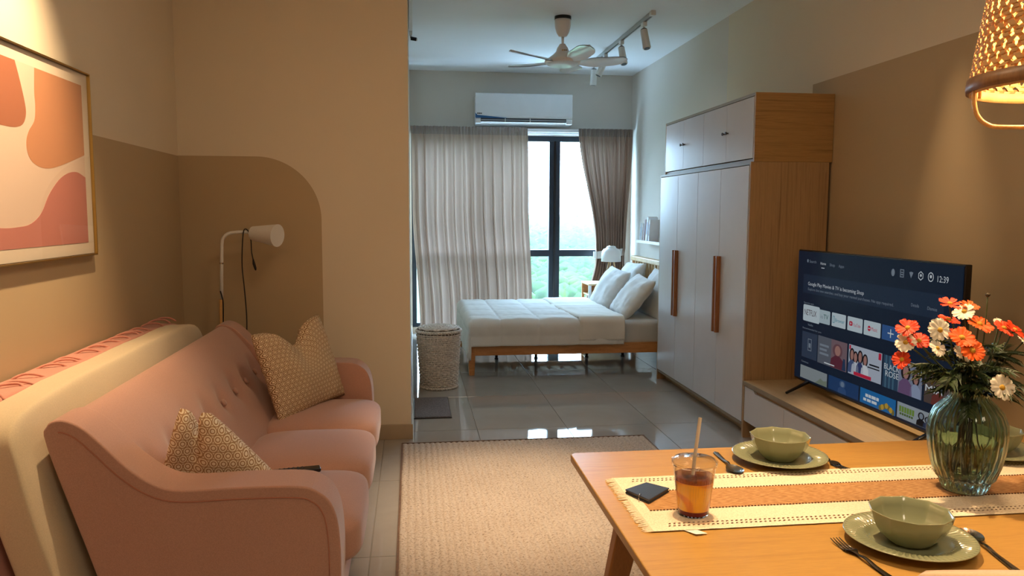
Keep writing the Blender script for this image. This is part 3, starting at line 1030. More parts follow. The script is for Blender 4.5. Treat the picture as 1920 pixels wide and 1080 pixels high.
# ------------------------------------------------------------------ bed
bed = empty('bed', 'pale wooden bed frame with slatted base and spindle headboard', 'bed', (1.42, 7.33, 0))
bx0, bx1, by0, by1 = .470, 2.40, 6.575, 8.09
put('side_rail', MB().box(bx0 + .05, bx1, by0, by0 + .028, .176, .268), M['bedwood'], bed, bevel=.004)
put('side_rail', MB().box(bx0 + .05, bx1, by1 - .028, by1, .176, .268), M['bedwood'], bed, bevel=.004)
put('foot_rail', MB().box(bx0 + .012, bx0 + .040, by0 + .05, by1 - .05, .176, .268), M['bedwood'], bed, bevel=.004)
for y in (by0 + .03, by1 - .03):
    put('leg', MB().bar((bx0 + .035, y, 0), (bx0 + .032, y, .2), .046, .066).bar((bx0 + .032, y, .2), (bx0 + .032, y, .268), .066), M['bedwood'], bed, bevel=.006)
    put('leg', MB().box(bx1 - .05, bx1 - .004, y - .028, y + .028, 0, .95), M['bedwood'], bed, bevel=.004)
put('headboard_rail', MB().box(bx1 - .062, bx1 + .006, by0 - .01, by1 + .01, .905, .955), M['bedpale'], bed, bevel=.008)
put('headboard_rail', MB().box(bx1 - .045, bx1 - .012, by0 + .058, by1 - .058, .40, .46), M['bedpale'], bed, bevel=.004)
ns = 15
for i in range(ns):
    y = by0 + .09 + (by1 - by0 - .18) * i / (ns - 1)
    put('spindle', MB().box(bx1 - .040, bx1 - .018, y - .019, y + .019, .46, .905), M['bedpale'], bed, bevel=.003)
put('centre_beam', MB().box(bx0 + .04, bx1 - .05, 7.31, 7.35, .165, .222), M['blackmetal'], bed)
sl = MB().box(-.036, .036, -(by1 - by0) / 2 + .03, (by1 - by0) / 2 - .03, -.008, .008).mesh('slat')
sl.materials.append(wood('pale pine slat', (226, 208, 180), (240, 226, 204), (12, 1, 12), .5))
for i in range(14):
    o = put('slat', sl, None, bed)
    o.location = Vector((bx0 + .14 + .128 * i, (by0 + by1) / 2, .232)) - wloc(bed)
for x in (.80, 1.185, 1.69, 2.05):
    sp = put('support_leg', MB().tube([(x, 7.33, .012), (x, 7.33, .166)], .014, 12), M['blackmetal'], bed)
    put('foot_cap', MB().tube([(x, 7.33, 0), (x, 7.33, .014)], .019, 12), M['black'], sp)
mt = put('mattress', MB().soft((1.425, 7.332, .352), (.93, .742, .112), 12, 12), M['sheet'], loc=(1.425, 7.332, .24), smooth=True)
tag(mt, 'mattress under a pale grey fitted sheet on the wooden bed frame', 'mattress')
DX0, DX1, DY0, DY1, DZ = .530, 1.835, 6.585, 8.075, .482
def drape(x0, x1, y0, y1, top, rad, la, lb, lc, a_neg=True, seed=0, quilt=True):
    """cloth over a slab: la overhang at the foot, lb on the near side, lc on the far side"""
    Lx, Ly = x1 - x0 + la, y1 - y0 + lb + lc
    def edge(d):
        if d <= 0:
            return 0, 0
        q = min(d / rad, pi / 2)
        return rad * sin(q), rad * (1 - cos(q)) + max(0, d - rad * pi / 2)
    def fun(u, w):
        a = -la + Lx * u
        b = -lb + Ly * w
        da, db0, db1 = -a, -b, b - (y1 - y0)
        ox, dz1 = edge(da)
        oy0, dz2 = edge(db0)
        oy1, dz3 = edge(db1)
        dz23 = max(dz2, dz3)
        down = max(dz1, dz23) + .25 * min(dz1, dz23)
        x = x0 + max(a, 0) - ox
        y = y0 + min(max(b, 0), y1 - y0) - oy0 + oy1
        h = mnoise.noise(Vector((a * 5, b * 5, seed)))
        h2 = mnoise.noise(Vector((a * 17, b * 13, seed + 4)))
        z = top - down
        if quilt:
            qa, qb = abs(sin(pi * (a + .12) / .34)), abs(sin(pi * (b + .16) / .40))
            pf = .016 * (min(qa, qb) ** .45 - .6) + .004 * h + .0028 * h2
        else:
            pf = .007 * h + .004 * h2
        k1 = min(1, down / .08)
        z += pf * (1 - k1)
        if db0 > 0:
            y -= (pf * k1 + .018 * k1 * (mnoise.noise(Vector((a * 6, 3, seed))) + .3))
        if db1 > 0:
            y += .01 * k1
        if da > 0:
            x -= (pf * k1 + .02 * k1 * (mnoise.noise(Vector((b * 6, 9, seed))) + .2))
        return (x, y, z)
    return fun
dv = put('duvet', MB().grid(drape(DX0, DX1, DY0, DY1, DZ, .05, .335, .245, .20), 130, 130), M['duvet'], loc=(1.2, 7.3, .24), smooth=True)
so = dv.modifiers.new('cloth', 'SOLIDIFY')
so.thickness = .014
so.offset = -1
tag(dv, 'off white quilted duvet spread over the bed and hanging over the rail', 'duvet')
def foldsheet():
    base = drape(0, 1, DY0 - .012, DY1 + .01, DZ + .026, .05, 0, .235, .2, seed=11, quilt=False)
    def fun(u, w):
        x, y, z = base(.5, w)
        e = 1.435 - .09 * w + .012 * sin(w * 9)
        uu = u
        X = e + (1.842 - e) * uu
        rnd_ = min(1, uu / .08)
        lift = sqrt(max(0, 1 - (1 - rnd_) ** 2))
        n1 = mnoise.noise(Vector((X * 7, w * 9, 3)))
        k = 1 - lift
        if y > DY0 - .01 and z > DZ - .02:
            z = z - .026 * k + .008 * n1
        else:
            y = y + .026 * k - .012 * (n1 + .3)
        return (X, y, z)
    return fun
fo = put('folded_edge', MB().grid(foldsheet(), 46, 110), fabric('duvet lining', (224, 220, 210), .04, 260, .2), dv, smooth=True)
so = fo.modifiers.new('cloth', 'SOLIDIFY')
so.thickness = .012
so.offset = -1

def pillow_fun(w, h, t, sg, k=.10, chop=0.0, crease=0.0, seed=0):
    def fun(u, v):
        a, b = 2 * u - 1, 2 * v - 1
        x = w / 2 * a * (1 - k * (1 - b * b) * a * a)
        y = h / 2 * b * (1 - k * (1 - a * a) * b * b)
        e = max(0, (1 - a * a)) ** .42 * max(0, (1 - b * b)) ** .42
        z = sg * (t / 2) * e
        z += sg * .02 * e * mnoise.noise(Vector((a * 1.7, b * 1.7, seed))) + sg * .008 * (1 - e) * e * 4 * mnoise.noise(Vector((a * 6, b * 6, seed + 2)))
        if chop:
            g = exp(-(a / .36) ** 2) * smoothstep(-.5, 1, b)
            y -= chop * g
            z *= 1 - crease * exp(-(a / .22) ** 2) * smoothstep(-.2, 1, b)
        return (x, y, z)
    return fun
def pillow_mb(w, h, t, n=26, **kw):
    mb = MB()
    mb.grid(pillow_fun(w, h, t, 1, **kw), n, n)
    uv = [(i / n * w, j / n * h) for i in range(n + 1) for j in range(n + 1)]
    k = len(mb.v)
    mb.grid(pillow_fun(w, h, t, -1, **kw), n, n)
    mb.f = mb.f[:n * n] + [f[::-1] for f in mb.f[n * n:]]
    mb.uv = uv + uv
    return mb
def weld(me):
    bm = bmesh.new()
    bm.from_mesh(me)
    bmesh.ops.remove_doubles(bm, verts=bm.verts, dist=1e-4)
    bm.to_mesh(me)
    bm.free()
def frame3(o, centre, ax, up):
    """place a pillow: ax along its width, up along its height"""
    X = Vector(ax).normalized()
    Y = Vector(up)
    Y = (Y - X * Y.dot(X)).normalized()
    Z = X.cross(Y)
    mm = Matrix((X, Y, Z)).transposed().to_4x4()
    mm.translation = Vector(centre)
    o.matrix_world = mm
    return o
bp = pillow_mb(.66, .46, .17, 30, k=.05, seed=3).mesh('bed_pillow', smooth=True)
weld(bp)
bp.materials.append(M['pillow'])
for c, ax, up, lab in (((2.03, 6.98, .634), (.06, 1, .03), (.62, 0, .78), 'plump white pillow leaning at the bed side nearest the wardrobe'),
                       ((1.985, 7.64, .646), (-.03, 1, .04), (.52, 0, .85), 'plump white pillow leaning in front of the window side of the headboard'),
                       ((2.225, 7.80, .69), (.0, 1, -.04), (.42, 0, .9), 'white pillow standing behind others against the headboard spindles by the window'),
                       ((2.272, 6.98, .655), (.0, 1, .02), (.36, 0, .93), 'shaded white pillow tucked behind another by the wardrobe')):
    o = put('pillow', bp, None, local=True)
    frame3(o, c, ax, up)
    tag(o, lab, 'pillow', 'bed pillows')

# ------------------------------------------------------------------ nightstand, lamp, wall shelf, books
ng = empty('nightstand', 'small pale wood nightstand with open shelf between the bed and window', 'nightstand', (2.11, 8.40, 0))
put('top_board', MB().box(1.905, 2.32, 8.22, 8.60, .620, .640), M['bedpale'], ng, bevel=.004)
put('shelf_board', MB().box(1.925, 2.30, 8.24, 8.58, .50, .515), M['bedpale'], ng, bevel=.003)
put('shelf_board', MB().box(1.925, 2.30, 8.24, 8.58, .20, .215), M['bedpale'], ng, bevel=.003)
for x in (1.925, 2.30):
    for y in (8.24, 8.58):
        put('leg', MB().bar((x, y, 0), (x, y, .62), .026, .030), M['bedwood'] if y > 8.4 else M['white_soft'], ng, bevel=.003)
put('rear_board', MB().box(1.93, 2.295, 8.57, 8.58, .51, .62), M['bedwood'], ng)
lp = empty('table_lamp', 'white domed table lamp on pale wooden legs standing on the nightstand', 'lamp', (2.20, 8.40, .640))
LX, LY = 2.20, 8.40
put('lamp_shade', MB().lathe([(.036, 1.045), (.046, 1.042), (.052, 1.030), (.058, 1.020), (.085, 1.010), (.102, .985), (.108, .95), (.110, .872), (.107, .872), (.104, .95), (.096, .982), (.05, 1.012), (.03, 1.016), (.0, 1.016)], 40, (LX, LY, 0)), M['white_soft'], lp, smooth=True)
put('lamp_cap', MB().lathe([(.0, 1.052), (.022, 1.051), (.030, 1.044), (.0, 1.040)], 24, (LX, LY, 0)), M['steel'], lp, smooth=True)
for k in range(3):
    q = RAD(-35 + 120 * k)
    put('leg', MB().tube([(LX + .012 * cos(q), LY + .012 * sin(q), .955), (LX + .085 * cos(q), LY + .085 * sin(q), .642)], [.007, .009], 10), M['bedpale'], lp, smooth=True)
put('bulb_holder', MB().lathe([(.0, .94), (.02, .94), (.02, 1.01), (.0, 1.01)], 16, (LX, LY, 0)), M['white_soft'], lp)
sh = empty('picture_ledge', 'slim white picture ledge on the wall above the headboard', 'shelf', (2.53, 7.6, 1.08))
put('ledge_board', MB().box(2.475, 2.594, 6.95, 8.33, 1.085, 1.100), M['white_soft'], sh, bevel=.002)
put('front_lip', MB().box(2.463, 2.4755, 6.95, 8.33, 1.085, 1.116), M['white_soft'], sh, bevel=.002)
put('rear_board', MB().box(2.580, 2.594, 6.95, 8.33, 1.100, 1.15), M['white_soft'], sh, bevel=.002)
bks = [(8.245, .205, .018, 15, (206, 210, 214), 'slim grey book leaning first on the white ledge nearest the window'),
       (8.19, .20, .016, 15, (238, 238, 236), 'white book with grey spine leaning second on the white ledge'),
       (8.115, .245, .020, 13, (206, 186, 184), 'tall dusty rose book leaning third on the white ledge'),
       (8.03, .27, .040, 13, (240, 243, 248), 'thick white book with pale blue cover leaning fourth on the white ledge'),
       (7.93, .24, .024, 9, (224, 222, 224), 'pale grey book leaning last on the white ledge by the wardrobe')]
for y, h, th, a, c, lab in bks:
    b = empty('book', lab, 'book', (2.527, y, 1.1008 + th * sin(RAD(a))), 'books on the white ledge')
    b.rotation_euler = (RAD(a), 0, 0)
    w = .052
    for s_ in (0, th - .002):
        o = put('cover', MB().box(-w, w, -th + s_ , -th + s_ + .002, 0, h), plain('book cover', c, .5), b, local=True)
    put('spine', MB().box(-w - .0015, -w, -th, 0, 0, h), plain('book spine', tuple(int(q * .9) for q in c), .5), b, local=True)
    put('pages', MB().box(-w, w - .003, -th + .002, -.002, .003, h - .003), M['paper'], b, local=True)
    put('spine_title', MB().box(-w - .0021, -w - .0015, -th * .7, -th * .3, h * .3, h * .8), plain('book print', (70, 96, 140), .5), b, local=True)

# ------------------------------------------------------------------ laundry basket and mat
BX, BY = .208, 6.20
bk = empty('laundry_basket', 'whitewashed round wicker laundry basket with lid standing beside the curtain', 'basket', (BX, BY, 0))
def brad(z):
    return .142 + .030 * (z / .46)
nst = 36
rows = 27
mb = MB()
for i in range(rows):
    z = .030 + i * .0155
    R = brad(z)
    pts = []
    for k in range(nst * 4):
        q = 2 * pi * k / (nst * 4)
        pts.append((BX + (R + .006 * sin(nst / 2 * q + pi * (i % 2))) * cos(q), BY + (R + .006 * sin(nst / 2 * q + pi * (i % 2))) * sin(q), z + .002 * sin(3 * q + i)))
    mb.tube(pts, .0078, 5, closed=True)
put('woven_side', mb, M['wicker'], bk, smooth=True)
mb = MB()
for k in range(nst):
    q = 2 * pi * (k + .5) / nst
    mb.tube([(BX + brad(z) * cos(q), BY + brad(z) * sin(q), z) for z in (.0, .15, .3, .455)], .0045, 5)
put('stakes', mb, M['wicker'], bk, smooth=True)
put('lining', MB().lathe([(.0, .012), (.134, .012), (.163, .455), (.160, .455)], 36, (BX, BY, 0)), M['wickerdark'], bk, smooth=True)
def plait(R, z, r, amp, n, ph=0):
    pts = []
    for k in range(n * 6):
        q = 2 * pi * k / (n * 6)
        pts.append((BX + (R + amp * sin(n * q + ph)) * cos(q), BY + (R + amp * sin(n * q + ph)) * sin(q), z + amp * cos(n * q + ph)))
    return pts
mb = MB()
mb.tube(plait(.176, .462, .008, .006, 24), .008, 6, closed=True).tube(plait(.176, .462, .008, .006, 24, pi), .008, 6, closed=True)
put('top_rim', mb, M['wicker'], bk, smooth=True)
mb = MB()
mb.tube(plait(.148, .010, .007, .005, 24), .008, 6, closed=True).tube(plait(.148, .012, .007, .005, 24, pi), .008, 6, closed=True)
put('base_rim', mb, M['wicker'], bk, smooth=True)
lid = MB()
for i in range(13):
    R = .016 + i * .0122
    pts = []
    nn = 24
    for k in range(nn * 4):
        q = 2 * pi * k / (nn * 4)
        a = .004 * sin(nn / 2 * q + pi * (i % 2))
        pts.append((BX + R * cos(q), BY + R * sin(q), .482 + .018 * (1 - (R / .17) ** 2) + a))
    lid.tube(pts, .0066, 5, closed=True)
ld = put('lid', lid, M['wicker'], bk, smooth=True)
put('lid_backing', MB().lathe([(.0, .490), (.10, .486), (.172, .474), (.0, .470)], 36, (BX, BY, 0)), M['wickerdark'], ld, smooth=True)
dm = empty('door_mat', 'small grey ribbed mat lying on tiles at the end of the partition wall', 'mat', (.13, 5.5, 0))
def matfun(u, w):
    x = .004 + .256 * u
    y = 5.215 + .585 * w
    e = min(1, min(u, 1 - u) * 40, min(w, 1 - w) * 60)
    return (x, y, .003 + .009 * e * (.75 + .25 * abs(sin(w * pi * 38))))
put('ribbed_pile', MB().grid(matfun, 40, 230), M['mat'], dm, smooth=True)
put('backing', MB().box(.003, .261, 5.212, 5.802, .0005, .006), M['black'], dm)

# ------------------------------------------------------------------ rug
RX0, RX1, RY0, RY1 = -.068, 1.440, 2.25, 4.635
rt = NT('woven jute')
v = rt.coord('Object', (1, 1, 1))
a = rt.noise(v, 90, 3, .6)
b = rt.noise(v, 3, 3)
c1 = rt.ramp(a, [(0.25, lin((128, 110, 94))), (0.45, lin((204, 186, 166))), (0.8, lin((228, 214, 196)))])
c2_ = rt.ramp(b, [(0.3, (.9, .88, .86, 1)), (.7, (1, 1, 1, 1))])
mx = rt.n('ShaderNodeMix')
mx.data_type = 'RGBA'
mx.blend_type = 'MULTIPLY'
mx.inputs[0].default_value = 1
rt.l(c1, mx.inputs[6])
rt.l(c2_, mx.inputs[7])
rt.l(mx.outputs[2], rt.b.inputs['Base Color'])
rt.b.inputs['Roughness'].default_value = .95
rt.b.inputs['Specular IOR Level'].default_value = .15
rt.bump(a, .5, .004)
rg = empty('rug', 'large beige ribbed jute rug lying between the sofa and dining table', 'rug', (.69, 3.44, 0))
NR = 46
RW = RX1 - RX0
def rugfun(u, w):
    x = RX0 + RW * u
    y = RY0 + (RY1 - RY0) * w
    rib = int(u * NR)
    f = u * NR - rib
    e = min(1, min(w, 1 - w) * 120, min(u, 1 - u) * 200 + .3)
    h = .005 + .007 * max(0, sin(pi * f)) ** .6 * (.72 + .28 * abs(sin(pi * y / .024 + (rib % 2) * pi / 2)))
    return (x + .002 * sin(y * 9 + rib), y + .002 * mnoise.noise(Vector((u * 40, w, 1))), h * e + .001)
put('woven_ribs', MB().grid(rugfun, NR * 5, 300), rt.m, rg, smooth=True)
put('bound_edge', MB().box(RX0 - .006, RX0 + .004, RY0, RY1, .0005, .008).box(RX1 - .004, RX1 + .006, RY0, RY1, .0005, .008).box(RX0 - .006, RX1 + .006, RY1 - .004, RY1 + .006, .0005, .009), plain('jute binding', (120, 92, 70), .9, var=.2, vs=80), rg)

# ------------------------------------------------------------------ sofa
sf = empty('sofa', 'dusty pink upholstered sofa with buttoned back and three seat cushions', 'sofa', (-.62, 3.27, 0))
SY0, SY1 = 2.25, 4.29
armp = spline([(-.230, .17), (-.217, .33), (-.221, .47), (-.240, .545), (-.276, .585), (-.334, .606), (-.5, .610), (-.66, .608), (-.735, .628), (-.805, .680), (-.865, .745), (-.915, .795), (-.955, .818), (-.988, .822), (-1.014, .805), (-1.014, .74), (-.902, .371), (-.85, .17)] and
              [(p[0], p[1], 0) for p in ((-.230, .17), (-.217, .33), (-.221, .47), (-.240, .545), (-.276, .585), (-.334, .606), (-.5, .610), (-.66, .608), (-.735, .628), (-.805, .680), (-.865, .745), (-.915, .795), (-.955, .818), (-.988, .822), (-1.014, .805), (-1.014, .74), (-.902, .371), (-.85, .17))], 4)
armp = [(p.x, p.y) for p in armp]
for y0, y1, sgn in ((SY0, SY0 + .155, 0), (SY1 - .155, SY1, 1)):
    ar = put('arm', MB().prism(armp, 'y', y0, y1), M['sofa'], sf, bevel=.030, seg=4)
    yy = y0 - .0005 if sgn == 0 else y1 + .0005
    ins = []
    for i, (x, z) in enumerate(armp[4:-16]):
        j = i + 4
        a, b = Vector(armp[j - 1]), Vector(armp[j + 1])
        t = (b - a).normalized()
        n_ = Vector((t.y, -t.x))
        if n_.dot(Vector((-.6, .35)) - Vector((x, z))) < 0:
            n_ = -n_
        ins.append((x + n_.x * .034, yy, z + n_.y * .034))
    put('seam', MB().tube(ins, .0022, 6), M['sofaseam'], ar, smooth=True)
# back: a closed section swept along the sofa, dimpled at the buttons
secF = spline([(-.60, .20, 0), (-.655, .36, 0), (-.70, .43, 0), (-.745, .49, 0), (-.812, .605, 0), (-.88, .715, 0), (-.925, .778, 0), (-.958, .806, 0), (-.988, .812, 0), (-1.010, .800, 0), (-1.016, .77, 0), (-1.004, .70, 0), (-.902, .371, 0), (-.86, .2, 0)], 6)
bz = .605
btn = [2.48 + .2214 * i for i in range(8)]
def backfun(u, w):
    p = secF[min(len(secF) - 1, int(round(u * (len(secF) - 1))))]
    y = SY0 + .014 + (SY1 - SY0 - .028) * w
    x, z = p.x, p.y
    if u < .72:
        belly = .016 * max(0, 1 - ((z - .6) / .22) ** 2)
        x += belly
        for b_ in btn:
            d2 = ((y - b_) / .045) ** 2 + ((z - bz) / .05) ** 2
            if d2 < 9:
                k = .026 * exp(-d2)
                x -= k * .85
                z -= k * .5
        e = min(w, 1 - w) * (SY1 - SY0)
        x -= .05 * max(0, 1 - e / .05) ** 2 * (1 - smoothstep(.38, .50, u))
    return (x, y, z)
nb = len(secF) - 1
bo = put('backrest', MB().grid(backfun, nb, 190), M['sofa'], sf, smooth=True)
for b_ in btn:
    x, z = -.805 + .022 - .018, bz - .012
    nv = Vector((.85, 0, .52))
    mb = MB()
    c = Vector((x, b_, z))
    mb.tube([c - nv * .006, c, c + nv * .005, c + nv * .008, c + nv * .009], [.014, .0165, .015, .010, .002], 16)
    put('button', mb, M['sofa'], bo, smooth=True)
put('base_frame', MB().box(-.86, -.222, SY0 + .05, SY1 - .05, .17, .285), M['sofa'], sf, bevel=.015, seg=3)
cy = [SY0 + .158, 2.985, 3.558, SY1 - .158]
for i in range(3):
    a, b = cy[i], cy[i + 1]
    put('seat_cushion', MB().soft((-.432, (a + b) / 2, .345), (.265, (b - a) / 2 + .002, .078), 5.5, 14, top=.022), M['sofa'], sf, smooth=True)
for x in (-.30, -.80):
    for y in (SY0 + .18, SY1 - .18):
        put('leg', MB().tube([(x, y, .0), (x, y, .172)], [.013, .022], 14), M['tableleg'], sf, smooth=True)

# pillows on the sofa: printed with small rings
def ringmat(name, step, bg, ring, dot):
    t = NT(name)
    tc = t.n('ShaderNodeTexCoord')
    r = (step, step * sqrt(3), 1.0)
    def vm(op, a, b=None):
        x = t.t.nodes.new('ShaderNodeVectorMath')
        x.operation = op
        for i, v_ in enumerate((a, b)):
            if v_ is None:
                continue
            if isinstance(v_, tuple):
                x.inputs[i].default_value = v_
            else:
                t.l(v_, x.inputs[i])
        return x.outputs['Value'] if op == 'LENGTH' else x.outputs['Vector']
    h = (r[0] / 2, r[1] / 2, 0)
    p = vm('ADD', tc.outputs['UV'], (10 * r[0], 10 * r[1], 0))
    a = vm('LENGTH', vm('SUBTRACT', vm('MODULO', p, r), h))
    b = vm('LENGTH', vm('SUBTRACT', vm('MODULO', vm('ADD', p, h), r), h))
    d = t.math('MINIMUM', a, b)
    dd = t.math('DIVIDE', d, step)
    f = t.noise(t.coord(), 400, 2)
    col = t.ramp(dd, [(0.0, lin(dot)), (.17, lin(dot)), (.19, lin(ring)), (.27, lin(ring)), (.30, lin(bg)), (.40, lin(bg)), (.44, lin(ring)), (.49, lin(ring)), (.53, lin(bg))])
    t.l(col, t.b.inputs['Base Color'])
    t.b.inputs['Roughness'].default_value = .95
    t.b.inputs['Specular IOR Level'].default_value = .15
    t.bump(f, .3, .001)
    return t.m
M['rings'] = ringmat('ring print cotton', .031, (238, 224, 200), (166, 128, 88), (240, 226, 204))
M['rings_small'] = ringmat('small ring print cotton', .026, (230, 210, 178), (132, 94, 60), (238, 220, 190))
def sofa_pillow(lab, w, h, t, mat, centre, ax, up, fold=0.0, **kw):
    mb = pillow_mb(w, h, t, 40, **kw)
    if fold:
        nv_ = []
        for (x, y, z) in mb.v:
            q = fold * smoothstep(-.03, .03, -(x + .35 * y + .06)) 
            # the flap beyond the crease turns back
            d = -(x + .35 * y + .06)
            if d > 0:
                x2 = x + d * (1 - cos(fold))
                z2 = z - d * sin(fold)
                x, z = x2, z2
            nv_.append((x, y, z))
        mb.v = nv_
    me = mb.mesh('throw_pillow', smooth=True)
    weld(me)
    me.materials.append(mat)
    o = put('throw_pillow', me, None, local=True)
    frame3(o, centre, ax, up)
    return tag(o, lab, 'pillow', 'throw pillows on the sofa')
sofa_pillow('square ring print throw pillow with dented top at the far end of the sofa', .52, .45, .15, M['rings_small'], (-.560, 3.93, .632), (.50, .85, .07), (-.26, .14, .93), k=.05, chop=.10, crease=.5, seed=8)
def slumped():
    TL, TR = Vector((-.745, 2.560, .772)), Vector((-.632, 2.480, .772))
    BL, BR = Vector((-.845, 2.580, .450)), Vector((-.335, 2.490, .450))
    mb = MB()
    n = 40
    nd = Vector((-.10, -1, .10)).normalized()
    def side(sg):
        def fun(u, v):
            a, b = 2 * u - 1, 2 * v - 1
            p = BL.lerp(BR, u).lerp(TL.lerp(TR, u), v)
            e = max(0, 1 - a * a) ** .4 * max(0, 1 - b * b) ** .4
            u0 = .10 + .38 * v ** .8
            val = exp(-((u - u0) / .13) ** 2) * smoothstep(-.1, .7, v)
            p = p + nd * (sg * .075 * e + (-.045 * val if sg > 0 else -.02 * val) + .004 * e * mnoise.noise(Vector((a * 4, b * 4, sg))))
            p = p + Vector((0, 0, -.085 * val * v ** 4 - .012 * e * 0))
            return tuple(p)
        return fun
    mb.grid(side(1), n, n)
    uv = [(p[0] * 1.08 + p[1] * .4, p[2] * 1.04) for p in mb.v]
    mb.grid(side(-1), n, n)
    mb.f = mb.f[:n * n] + [f[::-1] for f in mb.f[n * n:]]
    mb.uv = uv + uv
    c = Vector((-.64, 2.53, .47))
    me = mb.mesh('throw_pillow', c, smooth=True)
    weld(me)
    fixnormals(me)
    me.materials.append(M['rings'])
    o = put('throw_pillow', me, None, loc=c)
    tag(o, 'ring print throw pillow slumped in the corner of the sofa near the remote control', 'pillow', 'throw pillows on the sofa')
slumped()
rc = empty('remote_control', 'slim black remote control lying on the pink seat cushion', 'remote control', (-.428, 2.85, .4465))
rc.rotation_euler = (0, 0, RAD(12))
put('casing', MB().box(-.085, .085, -.021, .021, .0, .016), M['black'], rc, bevel=.005, seg=3, local=True)
for i in range(6):
    for j in (-.010, 0, .010):
        put('button', MB().tube([(-.06 + .016 * i, j, .0155), (-.06 + .016 * i, j, .0185)], .0035, 8), plain('grey rubber', (70, 70, 74), .6), rc, local=True)

# ------------------------------------------------------------------ mattresses leaning behind the sofa
def slab(name, lab, cat, mat, xr0, th, lean, zt, y0, y1, seed, pipe=None):
    """xr0: rear face at the top; the slab leans towards the wall"""
    def fun_mb():
        mb = MB().soft((0, 0, 0), (th / 2, (y1 - y0) / 2, zt / 2), 16, 26)
        vv_ = []
        for (x, y, z) in mb.v:
            h = z + zt / 2
            X = xr0 + th / 2 + x + lean * (zt - h)
            k = mnoise.noise(Vector((x * 6, y * 3, z * 3 + seed)))
            k2 = mnoise.noise(Vector((x * 16, y * 9, z * 8 + seed)))
            droop = -.035 * (abs(y) / ((y1 - y0) / 2)) ** 6 * (h / zt) ** 4
            vv_.append((X + .010 * k + .004 * k2, (y0 + y1) / 2 + y + .012 * k, max(.002, h + .010 * k * (h / zt) + droop)))
        mb.v = vv_
        return mb
    o = put(name, fun_mb(), mat, loc=(xr0, (y0 + y1) / 2, 0), smooth=True)
    return tag(o, lab, cat)
bm_ = slab('spare_mattress', 'beige covered spare mattress standing on edge behind the pink sofa', 'mattress', M['beige'], -1.187, .118, .225, .868, 2.16, 4.07, 2)
pm_ = slab('spare_mattress', 'salmon pink spare mattress standing on edge against the wall', 'mattress', M['pink'], -1.338, .125, .215, .850, 1.75, 4.28, 9)
mb = MB()
for k in range(22):
    y = 1.9 + k * .105 + random.uniform(-.045, .045)
    x0 = -1.325 + random.uniform(0, .02)
    mb.tube(spline([(x0, y, .846), (x0 + .03, y + .02, .860), (x0 + .07, y + .035 + random.uniform(-.02, .03), .857), (x0 + .10, y + .05, .838)], 4), [.001] + [.0045] * 11 + [.001], 6)
put('gathered_folds', mb, M['pink'], pm_, smooth=True)['kind'] = 'stuff'

# ------------------------------------------------------------------ floor lamp behind the sofa
fl_ = empty('floor_lamp', 'white floor lamp with bent arm and cone shade behind the sofa', 'lamp', (-1.08, 4.58, 0))
LY_ = 4.58
put('base', MB().lathe([(.0, 0), (.125, 0), (.13, .008), (.12, .02), (.02, .026), (.0, .026)], 40, (-1.085, LY_, 0)), M['white_soft'], fl_, smooth=True)
put('wooden_pole', MB().tube([(-1.085, LY_, .02), (-1.085, LY_, .905)], .0135, 14), M['bamboo'], fl_, smooth=True)
arm = [(-1.084, LY_, .90), (-1.080, LY_, 1.05), (-1.074, LY_, 1.20)] + spline([(-1.073, LY_, 1.22), (-1.066, LY_, 1.253), (-1.040, LY_, 1.279), (-1.0, LY_, 1.288), (-.94, LY_, 1.290), (-.905, LY_, 1.284)], 6)
put('bent_arm', MB().tube(arm, .0095, 12), M['white_soft'], fl_, smooth=True)
put('collar', MB().tube([(-1.078, LY_, 1.108), (-1.0777, LY_, 1.116)], .0112, 14), M['steel'], fl_)
sa, sb = Vector((-.902, LY_, 1.283)), Vector((-.752, LY_ - .075, 1.272))
d_ = (sb - sa).normalized()
mb = MB()
mb.tube([sa + d_ * .0, sa + d_ * .002, sb, sb - d_ * .002, sa + d_ * .01, sa + d_ * .008], [.030, .040, .064, .061, .037, .001], 56, cap=False)
mb.f.append(tuple(range(56)))
put('shade', mb, M['white_soft'], fl_)
put('shade_socket', MB().tube([sa - d_ * .022, sa + d_ * .004], [.014, .017], 16), M['bamboo'], fl_, smooth=True)
bu = sa + d_ * .06
put('bulb', MB().lathe([(.0, -.03), (.015, -.028), (.026, -.01), (.028, .005), (.02, .024), (.0, .03)], 18, tuple(bu)), M['white_gloss'], fl_, smooth=True)
put('cord', MB().tube(spline([(-.955, LY_ - .014, .60), (-.945, LY_ - .016, .78), (-.952, LY_ - .016, .95), (-.962, LY_ - .016, 1.10), (-.955, LY_ - .016, 1.24), (-.945, LY_ - .016, 1.303), (-.925, LY_ - .012, 1.298), (-.91, LY_ - .016, 1.25), (-.907, LY_ - .018, 1.18), (-.900, LY_ - .018, 1.135)], 6), .0033, 8), M['cord'], fl_, smooth=True)
put('cord_plug', MB().tube([(-.900, LY_ - .018, 1.137), (-.896, LY_ - .018, 1.11), (-.889, LY_ - .018, 1.085), (-.887, LY_ - .018, 1.072)], [.004, .008, .007, .004], 10), M['cord'], fl_, smooth=True)
put('cord', MB().tube(spline([(-1.087, LY_ - .014, .955), (-1.078, LY_ - .017, .925), (-1.072, LY_ - .017, .88), (-1.075, LY_ - .017, .75), (-1.076, LY_ - .017, .5)], 6), .0035, 8), M['cord'], fl_, smooth=True)

